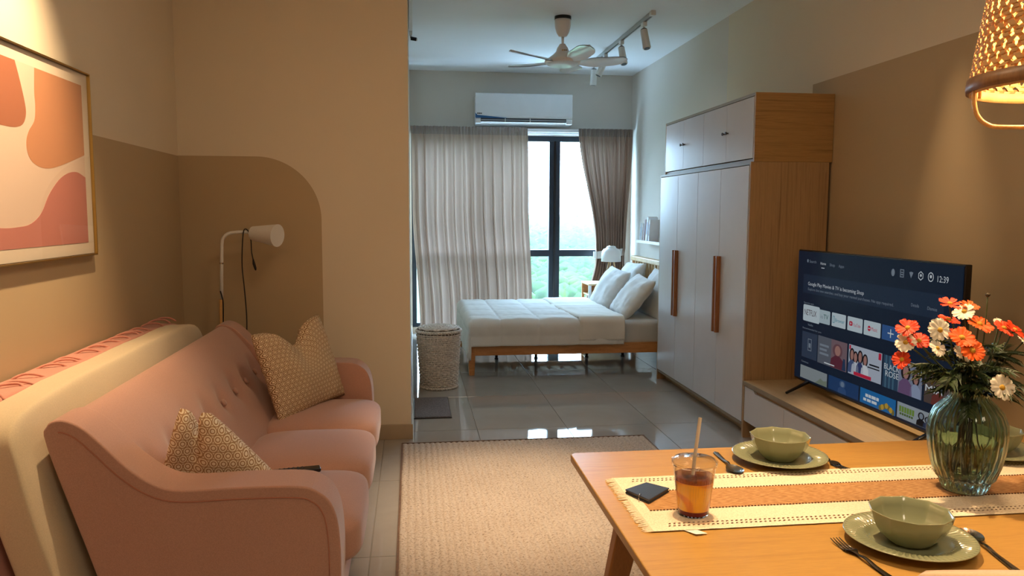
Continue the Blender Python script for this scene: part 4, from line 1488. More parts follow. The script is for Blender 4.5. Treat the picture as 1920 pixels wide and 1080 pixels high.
# ------------------------------------------------------------------ framed print
AX = XL
pic = empty('framed_print', 'large thin gold framed abstract print of rounded shapes hanging above the sofa', 'picture', (AX, 2.9, 1.22))
py0, py1, pz0, pz1 = 2.42, 3.465, 1.222, 1.967
for b_ in ((py0, py1, pz1 - .006, pz1), (py0, py1, pz0, pz0 + .006), (py0, py0 + .006, pz0 + .006, pz1 - .006), (py1 - .006, py1, pz0 + .006, pz1 - .006)):
    put('frame_bar', MB().box(AX + .002, AX + .030, b_[0], b_[1], b_[2], b_[3]), M['gold'], pic, bevel=.001)
pr_ = put('print_sheet', MB().box(AX + .003, AX + .018, py0 + .008, py1 - .008, pz0 + .008, pz1 - .008), plain('print margin paper', (240, 226, 206), .6, var=.01), pic)
xs_ = AX + .0182
put('print_ground', MB().box(xs_ - .001, xs_ + .0005, 2.485, 3.400, 1.275, 1.912), plain('print ground', (232, 208, 190), .6, var=.01), pr_)
def blob(c, pts, d=1):
    put('printed_shape', MB().prism([(p.x, p.y) for p in spline([(a, b, 0) for a, b in pts], 6, closed=True)], 'x', xs_, xs_ + .0006 + .0003 * d), plain('print ink', c, .6, var=.01), pr_)
def corner_poly(c, pts):
    put('printed_shape', MB().prism(pts, 'x', xs_, xs_ + .001), plain('print ink', c, .6, var=.01), pr_)
def sm(pts):
    return [(p.x, p.y) for p in spline([(a, b, 0) for a, b in pts], 6)]
corner_poly((176, 112, 84), [(2.60, 1.911)] + sm([(2.868, 1.911), (2.903, 1.832), (2.926, 1.764), (2.922, 1.727), (2.897, 1.700), (2.853, 1.687), (2.79, 1.683), (2.70, 1.69), (2.62, 1.74), (2.60, 1.83)]))
corner_poly((206, 146, 108), [(3.399, 1.911)] + sm([(3.399, 1.632), (3.264, 1.597), (3.123, 1.566), (3.03, 1.559), (2.959, 1.574), (2.924, 1.603), (2.918, 1.644), (2.941, 1.683), (2.985, 1.723), (2.998, 1.773), (2.996, 1.828), (3.006, 1.911)]))
corner_poly((204, 132, 122), [(3.399, 1.276), (2.486, 1.276)] + sm([(2.486, 1.40), (2.60, 1.36), (2.718, 1.347), (2.821, 1.348), (2.915, 1.358), (2.998, 1.395), (3.068, 1.464), (3.153, 1.52), (3.235, 1.55), (3.318, 1.559), (3.399, 1.541)]))
put('glazing', MB().box(AX + .0215, AX + .023, py0 + .008, py1 - .008, pz0 + .008, pz1 - .008), clear('picture glazing', (1, 1, 1, 1), 1.25), pic)

# ------------------------------------------------------------------ dining table and chair
TZ = .750
tb = empty('dining_table', 'oak dining table with rounded corners and splayed legs set for a meal', 'table', (1.32, 1.6, 0))
tx_0, tx_1, ty_0, ty_1 = .421, 2.22, 1.165, 2.022
def rrect(x0, x1, y0, y1, r, n=8):
    pts = []
    for cx, cy_, a in ((x1 - r, y1 - r, 0), (x0 + r, y1 - r, 90), (x0 + r, y0 + r, 180), (x1 - r, y0 + r, 270)):
        for q in range(n + 1):
            t = RAD(a + q * 90 / n)
            pts.append((cx + r * cos(t), cy_ + r * sin(t)))
    return pts
put('tabletop', MB().prism(rrect(tx_0, tx_1, ty_0, ty_1, .022), 'z', TZ - .020, TZ), M['table'], tb, bevel=.003)
put('apron', MB().box(tx_0 + .20, tx_1 - .20, ty_1 - .13, ty_1 - .11, TZ - .085, TZ - .020).box(tx_0 + .20, tx_1 - .20, ty_0 + .11, ty_0 + .13, TZ - .085, TZ - .020)
    .box(tx_0 + .18, tx_0 + .20, ty_0 + .11, ty_1 - .11, TZ - .085, TZ - .020).box(tx_1 - .20, tx_1 - .18, ty_0 + .11, ty_1 - .11, TZ - .085, TZ - .020), M['tableleg'], tb)
for x, sx in ((tx_0, 1), (tx_1, -1)):
    for y, sy in ((ty_0, 1), (ty_1, -1)):
        put('leg', MB().bar((x + sx * .155, y + sy * .145, TZ - .02), (x + sx * .035, y + sy * .050, .0), .072, .034, .050, .030, up=(0, 1, 0)), M['tableleg'], tb, bevel=.006, seg=3)
ch = empty('dining_chair', 'dining chair with pale upholstered back tucked under the table edge by the camera', 'chair', (1.08, 1.10, 0))
M['chairfab'] = fabric('pale chair cloth', (214, 184, 152), .06, 300, .3)
def chback(u, w):
    a = RAD(-62 + 124 * u)
    R = .235
    x = 1.09 + R * sin(a)
    y = 1.30 - R * cos(a) * (1.0)
    z = .56 + .274 * w - .05 * (abs(2 * u - 1) ** 2.2) * w
    return (x, y, z)
cb = put('backrest', MB().grid(chback, 30, 12), M['chairfab'], ch, smooth=True)
so = cb.modifiers.new('pad', 'SOLIDIFY')
so.thickness = .030
so.offset = 1
put('seat', MB().soft((1.09, 1.34, .445), (.225, .215, .035), 5, 10), M['chairfab'], ch, smooth=True)
for x, y in ((.90, 1.20), (1.22, 1.20), (.90, 1.48), (1.22, 1.48)):
    put('leg', MB().tube([(x + (x - 1.06) * .25, y + (y - 1.34) * .15, 0), (x, y, .43)], [.012, .018], 12), M['tableleg'], ch, smooth=True)
for x in (.93, 1.19):
    put('back_post', MB().tube([(x, 1.17, .42), (x + (x - 1.06) * .25, 1.112, .60)], [.014, .012], 12), M['tableleg'], ch, smooth=True)

# ------------------------------------------------------------------ table runner
def runner_mat(name, holes):
    t = NT(name)
    v = t.coord('Object', (1, 1, 1))
    f = t.noise(v, 260, 3, .6)
    if holes == 'brown':
        w = t.n('ShaderNodeTexNoise')
        mp = t.coord('Object', (60, 900, 1), (0, 0, .5))
        t.l(mp, w.inputs['Vector'])
        w.inputs['Scale'].default_value = 1.0
        col = t.ramp(w.outputs['Fac'], [(.3, lin((128, 88, 52))), (.5, lin((178, 132, 86))), (.7, lin((214, 172, 122)))])
        t.bump(w.outputs['Fac'], .5, .002)
    else:
        col = t.ramp(f, [(.3, lin((216, 198, 168))), (.6, lin((236, 222, 196)))])
        t.bump(f, .4, .001)
    t.l(col, t.b.inputs['Base Color'])
    t.b.inputs['Roughness'].default_value = .95
    t.b.inputs['Specular IOR Level'].default_value = .1
    return t.m
M['run'] = runner_mat('cream linen runner', '')
M['runb'] = runner_mat('brown woven runner band', 'brown')
M['thread'] = plain('brown stitch thread', (92, 56, 30), .9)
rn = empty('table_runner', 'cream fringed table runner with brown centre band along the table', 'table runner', (1.3, 1.64, TZ))
ux0, ux1, uy0, uy1 = .482, 2.12, 1.478, 1.803
Z0, Z1 = TZ + .0004, TZ + .0030
def cloth(x0, x1, y0, y1, z1=Z1):
    return MB().grid(lambda u, w: (x0 + (x1 - x0) * u, y0 + (y1 - y0) * w, z1 + .0006 * mnoise.noise(Vector((x0 + (x1 - x0) * u, y0 + (y1 - y0) * w, 0)) * 30)), int((x1 - x0) * 60) + 2, int((y1 - y0) * 60) + 2)
put('cream_band', cloth(ux0, ux1, 1.700, uy1), M['run'], rn, smooth=True)
put('cream_band', cloth(ux0, ux1, uy0, 1.588), M['run'], rn, smooth=True)
put('cream_end', cloth(ux0, .512, 1.588, 1.700), M['run'], rn, smooth=True)
put('brown_band', cloth(.512, ux1, 1.586, 1.702, Z1 + .0006), M['runb'], rn, smooth=True)
# openwork rows: little dark ladder holes, real stitches
mb = MB()
for yc_ in (1.500, 1.512, 1.771, 1.783):
    k = 0
    x = ux0 + .045
    while x < ux1 - .02:
        o_ = .004 if yc_ in (1.512, 1.783) else 0
        z = Z1 + .0012
        a, b = .0030, .0021
        mb.add([(x + o_ - a, yc_ - b, z), (x + o_ + a, yc_ - b * .3, z), (x + o_ + a * .8, yc_ + b, z), (x + o_ - a * .8, yc_ + b * .6, z)], [(0, 1, 2, 3)])
        x += .0105
put('openwork_holes', mb, M['thread'], rn)['kind'] = 'stuff'
mb = MB()
for yc_ in (1.586, 1.702):
    x = .512
    while x < ux1:
        mb.box(x, x + .0035, yc_ - .0012, yc_ + .0012, Z1, Z1 + .002)
        x += .0075
put('band_stitching', mb, M['thread'], rn)['kind'] = 'stuff'
mb = MB()
rnd = random.Random(3)
y = uy0 + .002
while y < uy1 - .002:
    L = rnd.uniform(.013, .021)
    s_ = rnd.uniform(-.006, .006)
    zz = TZ + .0022
    mb.tube([(ux0 + .004, y, Z1), (ux0 - L * .5, y + s_ * .5, zz), (ux0 - L, y + s_, TZ + .0012)], [.0012, .0011, .0007], 4)
    y += rnd.uniform(.0022, .0034)
fg = put('fringe', mb, M['run'], rn)
put('care_tag', MB().add([(.548, 1.484, TZ + .0018), (.566, 1.452, TZ + .004), (.592, 1.456, TZ + .003), (.575, 1.485, TZ + .0018)], [(0, 1, 2, 3)]), M['paper'], rn)

# ------------------------------------------------------------------ plates and bowls
def plate_proto():
    KP = 1.035
    root = empty('dinner_plate', 'x', 'plate', (0, 0, 0), 'sage green dinner plates')
    R = .1165
    pr0 = [(.0, .006), (.050, .006), (.062, .0065), (.070, .009), (.074, .0125), (.078, .0150), (.086, .0172), (.094, .0188), (.102, .0202), (.109, .0212), (.1140, .0218), (.1165, .0214), (.1168, .0202), (.1150, .0192), (.100, .0165), (.078, .0105), (.066, .003), (.062, .0), (.056, .0), (.054, .002), (.0, .002)]
    def rf(r, z, q):
        k = 0
        if .079 < r < .112 and z > .0145 and z > .0105 + (r - .078) * .18:
            k = .0017 * cos(q * 64) * smoothstep(.078, .086, r) * (1 - smoothstep(.106, .112, r))
        return r * KP, z + k
    put('plate', MB().lathe(pr0, 64 * 6, (0, 0, 0), rf), M['sage'], root, smooth=True, local=True)
    return root
def bowl_proto():
    root = empty('bowl', 'x', 'bowl', (0, 0, 0), 'sage green faceted bowls')
    N = 10
    def rf(r, z, q):
        s_ = (q % (2 * pi / N)) - pi / N
        k = cos(pi / N) / cos(s_)
        b_ = smoothstep(.004, .03, z)
        kk = (1 - b_) + b_ * k
        dz = .0010 * (abs(s_) / (pi / N)) ** 2 * smoothstep(.05, .07, z)
        return r * kk, z + dz
    po_ = [(.0, .0), (.036, .0), (.038, .002), (.044, .006), (.058, .020), (.067, .034), (.073, .049), (.0765, .0622), (.0775, .0637), (.0765, .0650), (.0745, .0637), (.070, .049), (.064, .034), (.054, .020), (.040, .0085), (.0, .006)]
    put('bowl', MB().lathe(po_, N * 8, (0, 0, 0), rf), M['sage'], root, smooth=True, local=True)
    return root
pp, bpz = plate_proto(), bowl_proto()
sets = [((.958, 1.885), 8, 'sage green plate by the clear drink cup on the far side of the table', 'sage green faceted bowl on the plate between a spoon and fork beyond the runner'),
        ((.969, 1.361), -6, 'sage green ribbed plate near the table edge with fork and spoon beside it', 'sage green faceted bowl on the plate in front of the brown runner band'),
        ((1.560, 1.875), 20, 'sage green plate partly hidden behind the flower vase', 'sage green faceted bowl hidden partly behind the green glass vase')]
for i, ((x, y), rz, l1, l2) in enumerate(sets):
    a = pp if i == 0 else copytree(pp)
    b = bpz if i == 0 else copytree(bpz)
    a.location = (x, y, TZ + .0006)
    b.location = (x, y, TZ + .0072)
    b.rotation_euler = (0, 0, RAD(rz))
    a['label'], b['label'] = l1, l2

# ------------------------------------------------------------------ cutlery
def handle_section(mb, x0, x1, w0, w1, z0, z1, n=10):
    def top(sg):
        def fun(u, w):
            x = x0 + (x1 - x0) * u
            ww = w0 + (w1 - w0) * u
            v_ = 2 * w - 1
            e = sqrt(max(0, 1 - (max(0, u - .93) / .07) ** 2)) if u > .93 else 1
            zc = z0 + (z1 - z0) * (u ** 1.2)
            zc += .004 * exp(-((u - .18) / .16) ** 2)
            return (x, v_ * ww / 2 * max(e, .05), zc + sg * (.0010 + .0008 * (1 - v_ * v_)))
        return fun
    mb.grid(top(1), 20, 6)
    mb.grid(top(-1), 20, 6)
def fork(name, lab, loc, rz):
    r = empty(name, lab, 'fork', loc, 'forks on the dining table')
    r.rotation_euler = (0, 0, RAD(rz))
    mb = MB()
    handle_section(mb, 0, .125, .006, .015, .004, .003)
    put('handle', mb, M['darksteel'], r, smooth=True, local=True)
    mb = MB()
    def neck(sg):
        return lambda u, w: (-.030 * u, (2 * w - 1) * (.003 + .0095 * smoothstep(0, .8, u)), .0045 - .002 * u + .003 * sin(pi * u) + sg * .0009)
    mb.grid(neck(1), 10, 6)
    mb.grid(neck(-1), 10, 6)
    put('neck', mb, M['darksteel'], r, smooth=True, local=True)
    for k in range(4):
        y = -.0096 + .0064 * k
        put('tine', MB().tube([(-.028, y, .0026), (-.045, y, .0026), (-.062, y, .0045), (-.074, y, .0075)], [.0019, .0017, .0015, .0008], 6), M['darksteel'], r, smooth=True, local=True)
    return r
def spoon(name, lab, loc, rz):
    r = empty(name, lab, 'spoon', loc, 'spoons on the dining table')
    r.rotation_euler = (0, 0, RAD(rz))
    mb = MB()
    handle_section(mb, 0, .125, .006, .015, .004, .003)
    put('handle', mb, M['darksteel'] if False else M['steel'], r, smooth=True, local=True)
    def bowl_(sg):
        def fun(u, w):
            q = 2 * pi * u
            R = w
            x = -.030 + .032 * cos(q) * R
            y = .021 * sin(q) * R * (1 + .12 * cos(q) * -1)
            z = .0085 - .0075 * (1 - R * R) + sg * .0006
            return (x, y, z - .003 * (1 if x > -.005 else 0) * 0)
        return fun
    mb = MB()
    mb.grid(bowl_(1), 28, 8, wrapu=True)
    mb.grid(bowl_(-1), 28, 8, wrapu=True)
    put('spoon_bowl', mb, M['steel'], r, smooth=True, local=True)
    return r
spoon('spoon', 'steel spoon lying between the clear drink cup and a green plate', (.808, 1.850, TZ), 86)
fork('fork', 'steel fork showing its tines from under the far plate', (1.088, 1.862, TZ), 92)
fork('fork', 'steel fork lying beside the plate at the table edge', (.838, 1.322, TZ), -86)
spoon('spoon', 'steel spoon partly under the rim of the plate near the chair', (1.110, 1.345, TZ), -99)

# ------------------------------------------------------------------ drink, wallet
CX, CY, CZ = .600, 1.560, TZ + .004
cup = empty('drink_cup', 'clear plastic cup of orange drink with lid standing on the runner', 'cup', (CX, CY, CZ))
plas = clear('clear cup plastic', (.97, .97, .96, 1), 1.35)
put('cup_wall', MB().lathe([(.0, .0), (.031, .0), (.0325, .002), (.0465, .112), (.048, .114), (.0475, .1155), (.0455, .113), (.0317, .0035), (.0, .0025)], 48, (CX, CY, CZ)), plas, cup, smooth=True)
put('lid', MB().lathe([(.049, .110), (.0495, .118), (.047, .1205), (.0445, .119), (.043, .122), (.030, .1255), (.012, .1262), (.011, .129), (.006, .129), (.006, .1245), (.030, .124), (.042, .1205), (.046, .117), (.048, .111)], 48, (CX, CY, CZ), close=True), plas, cup, smooth=True)
rd = NT('orange drink')
v = rd.coord()
w = rd.n('ShaderNodeTexWave')
rd.l(v, w.inputs[0])
w.wave_type = 'RINGS'
w.inputs['Scale'].default_value = 8
w.inputs['Distortion'].default_value = 9
w.inputs['Detail'].default_value = 1
rd.l(rd.ramp(w.outputs['Fac'], [(.15, lin((226, 138, 14))), (.4, lin((246, 176, 28))), (.8, lin((250, 186, 44)))]), rd.b.inputs['Base Color'])
rd.b.inputs['Roughness'].default_value = .12
rd.b.inputs['Subsurface Weight'].default_value = .3
rd.b.inputs['Subsurface Radius'].default_value = (.02, .01, .003)
def rr(z):
    return .0318 + (.0455 - .0318) * (z - .0035) / .1095
put('juice', MB().lathe([(.0, .013), (rr(.013), .013)] + [(rr(z), z) for z in (.03, .05, .0745)] + [(.0, .075)], 40, (CX, CY, CZ)), rd.m, cup, smooth=False)
put('syrup', MB().lathe([(.0, .003), (rr(.0035), .0035), (rr(.013), .013), (.0, .0129)], 40, (CX, CY, CZ)), plain('red syrup', (110, 16, 14), .15), cup)
tea = clear('dark drink top', (.66, .48, .30, 1), 1.33)
put('tea_layer', MB().lathe([(rr(.0755), .0755), (rr(.086), .086), (.0, .0865), (.0, .0757)], 40, (CX, CY, CZ)), tea, cup)
for a, r_, z in ((.4, .02, .083), (2.2, .018, .084), (4.1, .022, .082)):
    put('ice_cube', MB().soft((CX + r_ * cos(a), CY + r_ * sin(a), CZ + z), (.010, .010, .008), 8, 4), clear('ice', (.8, .74, .66, 1), 1.31), cup, smooth=True)
st_ = put('drinking_straw', MB().tube([(CX - .003, CY, CZ + .085), (CX + .0005, CY - .001, CZ + .13), (CX + .009, CY - .003, CZ + .212)], .0038, 14, cap=False), M['straw'], loc=(CX, CY, CZ + .085), smooth=True)
tag(st_, 'milky drinking straw standing in the lidded cup of orange drink', 'straw')
wl = empty('wallet', 'dark navy leather wallet with small metal ring lying on the runner', 'wallet', (.537, 1.683, Z1 + .001 + TZ - TZ))
zz = Z1 + .0012
wp = [(.4855, 1.694), (.549, 1.735), (.591, 1.690), (.521, 1.622)]
def shrink(pts, k):
    cx, cy_ = sum(p[0] for p in pts) / 4, sum(p[1] for p in pts) / 4
    return [(cx + (p[0] - cx) * k, cy_ + (p[1] - cy_) * k) for p in pts]
put('lower_cover', MB().prism(wp, 'z', zz, zz + .0035), M['navy'], wl, bevel=.0015)
put('card_filling', MB().prism(shrink(wp, .95), 'z', zz + .0035, zz + .0065), M['black'], wl)
put('upper_cover', MB().prism(wp, 'z', zz + .0065, zz + .010), M['navy'], wl, bevel=.0015)
put('metal_ring', MB().tube([(.5065 + .007 * cos(q) * .6, 1.646 + .007 * cos(q) * .8, zz + .0065 + .009 * sin(q)) for q in [2 * pi * k / 24 for k in range(24)]], .0009, 6, closed=True), M['steel'], wl, smooth=True)

# ------------------------------------------------------------------ vase with flowers
VX, VY = 1.290, 1.625
vz = Z1 + .0015
gm_ = NT('green ribbed glass')
gm_.b.inputs['Base Color'].default_value = (.46, .60, .50, 1)
gm_.b.inputs['Transmission Weight'].default_value = 1
gm_.b.inputs['Roughness'].default_value = .02
gm_.b.inputs['IOR'].default_value = 1.45
vase = empty('vase', 'green ribbed glass vase of flowers standing on the runner', 'vase', (VX, VY, vz))
VS = .885
vp = [(.0, .0), (.050, .0), (.054, .003), (.058, .014), (.060, .024), (.070, .034), (.083, .065), (.091, .10), (.0945, .135), (.092, .165), (.082, .190), (.064, .208), (.050, .219), (.046, .228), (.051, .238), (.055, .242)]
vi = [(.052, .2415), (.0475, .237), (.0425, .228), (.0465, .217), (.060, .205), (.078, .187), (.088, .163), (.0905, .135), (.087, .10), (.079, .066), (.064, .037), (.050, .030), (.0, .028)]
NF = 22
def flute(r, z, q):
    k = smoothstep(.005, .05, z) * (1 - .6 * smoothstep(.215, .24, z))
    f_ = abs(cos(q * NF / 2))
    return VS * r * (1 + .045 * k * (f_ ** .8 - .6)) + (.002 * cos(q * NF) if z < .04 else 0) * smoothstep(.004, .02, z), z
put('glass_body', MB().lathe(vp + vi, NF * 8, (VX, VY, vz), flute), gm_.m, vase, smooth=True)
wt_ = NT('vase water')
wt_.b.inputs['Base Color'].default_value = (.86, .90, .80, 1)
wt_.b.inputs['Transmission Weight'].default_value = 1
wt_.b.inputs['Roughness'].default_value = .0
wt_.b.inputs['IOR'].default_value = 1.2
put('water', MB().lathe([(.0, .0295), (.042, .0315), (.053, .038), (.067, .066), (.0742, .10), (.0757, .118), (.0, .118)], 48, (VX, VY, vz)), wt_.m, vase, smooth=False)
def petal(w, L, cup_, notch):
    mb = MB()
    def fun(u, v_):
        a = 2 * v_ - 1
        ww = w * (.28 + .72 * sin(pi * min(1, u * .62 + .02)) ** .9) * (1 if u < .86 else sqrt(max(.02, 1 - ((u - .86) / .15) ** 2)) * .75 + .25)
        x = .004 + L * u - (notch * (1 - abs(a)) if u > .85 else 0) * (u - .85) / .15
        return (x, a * ww / 2, cup_ * u * u + .0015 * cos(a * 5) * u - .15 * L * max(0, u - .6) ** 2 * 4)
    mb.grid(fun, 7, 6)
    return mb
PET = {}
for key, mt_ in (('O', 'petalO'), ('R', 'petalR'), ('W', 'petalW')):
    me = petal(.015 if key != 'W' else .017, .021 if key != 'W' else .0215, .003 if key != 'W' else .001, .002).mesh('petal', smooth=True)
    me.materials.append(M[mt_])
    PET[key] = me
cen = MB().lathe([(.0055, -.001), (.006, .001), (.0045, .0035), (.002, .0045), (.0, .0047)], 14).mesh('flower_head', smooth=True)
cen.materials.append(M['pollen'])
sep = MB().lathe([(.0, -.006), (.0025, -.006), (.0045, -.003), (.0055, -.0005), (.0, .0)], 10).mesh('calyx', smooth=True)
sep.materials.append(M['stem'])
def leafmesh(seed, L):
    rnd = random.Random(seed)
    mb = MB()
    nl = 6
    def blade_(p, d, ln, wd):
        p, d = Vector(p), Vector(d).normalized()
        s_ = Vector((-d.y, d.x, 0))
        q = [p, p + d * ln * .35 + s_ * wd, p + d * ln * .35 - s_ * wd, p + d * ln * .7 + s_ * wd * .7, p + d * ln * .7 - s_ * wd * .7, p + d * ln]
        for i, w_ in enumerate((0, .002, .002, .002, .002, -.004)):
            q[i] = q[i] + Vector((0, 0, w_))
        mid1, mid2 = p + d * ln * .35 - Vector((0, 0, .001)), p + d * ln * .7 - Vector((0, 0, .001))
        mb.add(q + [mid1, mid2], [(0, 6, 1), (0, 2, 6), (6, 7, 3, 1), (6, 2, 4, 7), (7, 5, 3), (7, 4, 5)])
    blade_((0, 0, 0), (1, 0, 0), L, .0045)
    for k in range(nl):
        t = .18 + .11 * k
        for sg in (-1, 1):
            blade_((L * t, 0, 0), (1, sg * rnd.uniform(.6, 1.0), 0), L * rnd.uniform(.32, .48) * (1 - .5 * abs(t - .4)), .0036)
    mb.v = [(x, y, z - .9 * x * x / L * .45 + .003 * sin(y * 160)) for (x, y, z) in mb.v]
    me = mb.mesh('leaf')
    me.materials.append(M['leaf'])
    return me
LEAF = [leafmesh(i, L) for i, L in enumerate((.085, .070, .095, .060))]
frn = random.Random(21)
def flower(kind, x, z, y, face, lab, size=1.0, npet=8, leaves=2):
    r = empty('cosmos_flower', lab, 'flower', (VX, VY, vz + .035), 'cosmos flowers in the green vase')
    base = Vector((VX + frn.uniform(-.03, .03), VY + frn.uniform(-.03, .03), vz + .042))
    neck = Vector((VX + (x - VX) * .16 + frn.uniform(-.012, .012), VY + (y - VY) * .2 + frn.uniform(-.012, .012), vz + .232))
    n = Vector(face).normalized()
    head = Vector((x, y, z))
    mid = neck.lerp(head, .55) + Vector(((x - VX) * .06, 0, .012))
    pts = spline([base, neck, mid, head - n * .006], 8)
    put('stem', MB().tube(pts, .0016, 7), M['stem'], r, smooth=True)
    fh = bpy.data.objects.new('flower_head', cen)
    COL.objects.link(fh)
    fh.parent = r
    q = n.to_track_quat('Z', 'Y')
    fh.matrix_local = Matrix.Translation(head - wloc(r)) @ q.to_matrix().to_4x4() @ Matrix.Scale(size, 4)
    for k in range(npet):
        o = bpy.data.objects.new('petal', PET[kind])
        COL.objects.link(o)
        o.parent = fh
        o.rotation_euler = (frn.uniform(-.15, .15), frn.uniform(-.18, .12), 2 * pi * k / npet + frn.uniform(-.1, .1))
        o.location = (0, 0, .0006 * (k % 2))
        o.scale = (frn.uniform(.9, 1.1),) * 3
    cx_ = bpy.data.objects.new('calyx', sep)
    COL.objects.link(cx_)
    cx_.parent = fh
    for k in range(leaves):
        t = frn.uniform(.38, .62)
        p = pts[int(t * (len(pts) - 1))]
        d = Vector((p.x - VX + frn.uniform(-.5, .5) * .12, p.y - VY + frn.uniform(-.5, .5) * .12, frn.uniform(.0, .05)))
        if d.length < .01:
            d = Vector((frn.uniform(-1, 1), frn.uniform(-1, 1), .3))
        lo = bpy.data.objects.new('leaf', LEAF[frn.randrange(4)])
        COL.objects.link(lo)
        lo.parent = r
        lo.matrix_local = Matrix.Translation(p - wloc(r)) @ d.normalized().to_track_quat('X', 'Z').to_matrix().to_4x4() @ Matrix.Scale(frn.uniform(.75, 1.15), 4)
    return r
FL = [('R', 1.208, 1.200, 1.60, (-.1, -.45, .9), 'red orange cosmos flower standing highest, against the upper television corner', 1.0, 7),
      ('R', 1.207, 1.163, 1.60, (.1, -.35, .93), 'red orange cosmos flower just below the highest red one', 1.05, 8),
      ('R', 1.108, 1.146, 1.60, (-.55, -.45, .7), 'red orange cosmos flower sticking out beside the blue plus tile of the screen', 1.05, 8),
      ('W', 1.165, 1.145, 1.57, (-.1, -.9, .35), 'cream white cosmos flower facing out between two orange ones over the screen', 1.1, 8),
      ('R', 1.130, 1.118, 1.59, (-.35, -.6, .75), 'red orange cosmos flower wedged between two small white ones', 1.0, 8),
      ('W', 1.105, 1.113, 1.60, (-.6, -.55, .55), 'cream cosmos flower at the outer edge of the bunch over the screen', 1.0, 8),
      ('W', 1.154, 1.106, 1.56, (.2, -.85, .5), 'small half open cream cosmos flower with dark bud in its middle', .85, 7),
      ('R', 1.098, 1.074, 1.60, (-.75, -.45, .35), 'red orange cosmos flower drooping lowest over the television screen', .95, 8),
      ('O', 1.204, 1.130, 1.55, (-.15, -.7, .75), 'bright orange cosmos flower in the middle of the bunch', 1.2, 9),
      ('O', 1.215, 1.105, 1.53, (.0, -.85, .55), 'bright orange cosmos flower just under the middle one, facing out', 1.2, 9),
      ('R', 1.250, 1.124, 1.62, (.2, -.5, .85), 'shaded orange cosmos flower behind the bright middle pair', 1.0, 8),
      ('O', 1.285, 1.152, 1.60, (.05, -.55, .85), 'broad orange cosmos flower right below the tall brown bud', 1.2, 9),
      ('O', 1.288, 1.190, 1.64, (.1, -.45, .9), 'orange cosmos flower high up behind the brown bud stem', .95, 8),
      ('W', 1.268, 1.178, 1.63, (-.5, -.4, .6), 'cream cosmos flower seen side on beneath the highest orange one', 1.0, 7),
      ('R', 1.347, 1.142, 1.60, (.2, -.55, .8), 'orange cosmos flower inside the pair at the frame side of the bunch', 1.05, 8),
      ('R', 1.374, 1.137, 1.60, (.35, -.6, .75), 'orange cosmos flower outside the pair at the frame side of the bunch', 1.1, 9),
      ('W', 1.384, 1.113, 1.58, (.5, -.5, .6), 'cream cosmos flower below the orange pair at the frame side', 1.05, 8),
      ('W', 1.293, 1.020, 1.53, (-.05, -.93, .35), 'large cream cosmos flower hanging low in front of the leaves', 1.15, 8),
      ('W', 1.247, 1.085, 1.60, (.1, -.6, .5), 'cream cosmos flower half hidden among the leaves', .9, 7),
      ('W', 1.362, 1.148, 1.63, (.1, -.5, .85), 'pale cosmos flower peeping over the orange pair', .8, 7)]
FLW = []
for k_, x, z, y, fc, lab, sz, n_ in FL:
    FLW.append(flower(k_, x, z, y, fc, lab, sz * .95, n_))
bd = empty('cosmos_bud', 'single brown bud on a straight stem rising highest from the vase', 'flower', (VX, VY, vz + .035))
put('stem', MB().tube(spline([(VX, VY, vz + .04), (VX + .005, VY, vz + .23), (1.296, 1.60, 1.10), (1.301, 1.60, 1.216)], 6), .0015, 7), M['stem'], bd, smooth=True)
put('bud', MB().lathe([(.0, -.004), (.003, -.003), (.0055, .001), (.0045, .004), (.0, .006)], 10, (1.301, 1.60, 1.218)), M['bud'], bd, smooth=True)
for k in range(44):
    q = frn.uniform(0, 2 * pi)
    R0 = frn.uniform(.012, .045)
    lo = bpy.data.objects.new('leaf', LEAF[frn.randrange(4)])
    COL.objects.link(lo)
    fo_ = FLW[k % len(FLW)]
    lo.parent = fo_
    p = Vector((VX + R0 * cos(q), VY + R0 * sin(q), vz + frn.uniform(.228, .345)))
    d = Vector((cos(q), sin(q), frn.uniform(-.15, .75)))
    lo.matrix_local = Matrix.Translation(p - wloc(fo_)) @ d.normalized().to_track_quat('X', 'Z').to_matrix().to_4x4() @ Matrix.Scale(frn.uniform(.75, 1.2), 4)

# ------------------------------------------------------------------ woven pendant
PX, PY, PZ = 1.528, 1.62, 1.690
pd = empty('pendant_lamp', 'woven bamboo pendant lamp with hoop hanging over the dining table', 'lamp', (PX, PY, PZ))
PH, PR0, PR1 = .34, .232, .186
def pr_at(t):
    return PR0 + (PR1 - PR0) * t
def strip(sg, ns_):
    mb = MB()
    n = 60
    tw = 1.15
    vs, fs = [], []
    hw = .0068
    for i in range(n + 1):
        t = i / n
        q = sg * tw * t
        R = pr_at(t) + .0022 * sg * (1 if (int(t * 26) % 2 == 0) else -1)
        z = PZ + .012 + (PH - .012) * t
        dq = hw / pr_at(t) * 1.25
        for o_, s_ in ((-dq, 0), (dq, 0)):
            vs.append((R * cos(q + o_), R * sin(q + o_), z))
    for i in range(n):
        fs.append((2 * i, 2 * i + 1, 2 * i + 3, 2 * i + 2))
    mb.add(vs, fs)
    me = mb.mesh('bamboo_strip', (0, 0, PZ))
    return me
NS = 46
for sg, mt_ in ((1, 'bamboo'), (-1, 'bamboo')):
    me = strip(sg, NS)
    me.materials.append(M[mt_])
    for k in range(NS):
        o = bpy.data.objects.new('bamboo_strip', me)
        COL.objects.link(o)
        o.parent = pd
        o.rotation_euler = (0, 0, 2 * pi * k / NS)
put('rim_band', MB().lathe([(PR0 + .004, .0), (PR0 + .006, .012), (PR0 + .0035, .032), (PR0 - .001, .032), (PR0 - .002, .0)], 72, (PX, PY, PZ), close=True), wood('dark bamboo band', (110, 78, 48), (150, 108, 66), (8, 8, 2), .4), pd, smooth=True)
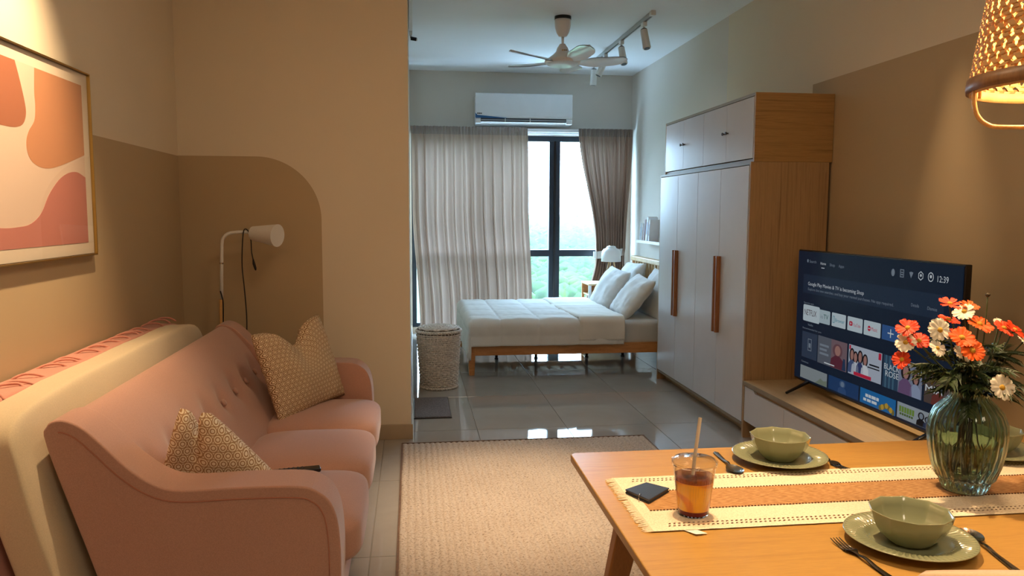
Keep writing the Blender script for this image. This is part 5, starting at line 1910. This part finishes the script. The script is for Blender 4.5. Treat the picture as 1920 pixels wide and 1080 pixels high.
put('inner_ring', MB().lathe([(PR0 - .003, -.004), (PR0 - .003, .020), (PR0 - .009, .020), (PR0 - .009, -.004)], 72, (PX, PY, PZ), close=True), M['bamboo_pale'], pd, smooth=True)
put('top_ring', MB().lathe([(PR1 + .004, PH - .02), (PR1 + .004, PH), (PR1 - .004, PH), (PR1 - .004, PH - .02)], 72, (PX, PY, PZ), close=True), M['bamboo_pale'], pd, smooth=True)
hp = [(-PR0 + .006, 0, .015), (-PR0 + .004, 0, -.02), (-PR0 + .012, 0, -.055), (-PR0 + .035, 0, -.078), (-PR0 + .075, 0, -.085), (0, 0, -.086), (PR0 - .075, 0, -.085), (PR0 - .035, 0, -.078), (PR0 - .012, 0, -.055), (PR0 - .004, 0, -.02), (PR0 - .006, 0, .015)]
ra = RAD(-20)
hoop = MB()
hs = spline([(PX + x * cos(ra), PY + x * sin(ra), PZ + z) for x, _, z in hp], 5)
hoop.tube(hs, .0055, 8)
put('hoop', hoop, M['bamboo_pale'], pd, smooth=True)
put('peg', MB().tube([(PX + (-PR0 + .016) * cos(ra), PY + (-PR0 + .016) * sin(ra), PZ - .018), (PX + (-PR0 + .016) * cos(ra), PY + (-PR0 + .016) * sin(ra), PZ + .004)], .004, 8), M['bamboo_pale'], pd)
for k in range(3):
    q = 2 * pi * k / 3
    put('spoke', MB().tube([(PX, PY, PZ + PH - .01), (PX + PR1 * cos(q), PY + PR1 * sin(q), PZ + PH - .01)], .003, 6), M['blackmetal'], pd)
put('socket', MB().lathe([(.0, PH - .08), (.020, PH - .08), (.022, PH - .01), (.012, PH + .01), (.0, PH + .01)], 20, (PX, PY, PZ)), M['black'], pd, smooth=True)
put('flex', MB().tube([(PX, PY, PZ + PH), (PX, PY, CE - .02)], .003, 8), M['cord'], pd)
put('ceiling_rose', MB().lathe([(.0, -.03), (.04, -.028), (.05, -.001), (.0, -.001)], 24, (PX, PY, CE)), M['white_soft'], pd, smooth=True)
gb = emit('warm bulb', (255, 190, 110), 14)
put('bulb', MB().lathe([(.0, .19), (.02, .195), (.031, .215), (.030, .235), (.018, .26), (.0, .262)], 20, (PX, PY, PZ)), gb, pd, smooth=True)
lamp('POINT', 'pendant_light', (PX, PY, PZ + .15), 17, (1.0, .68, .38), shadow_soft_size=.03)
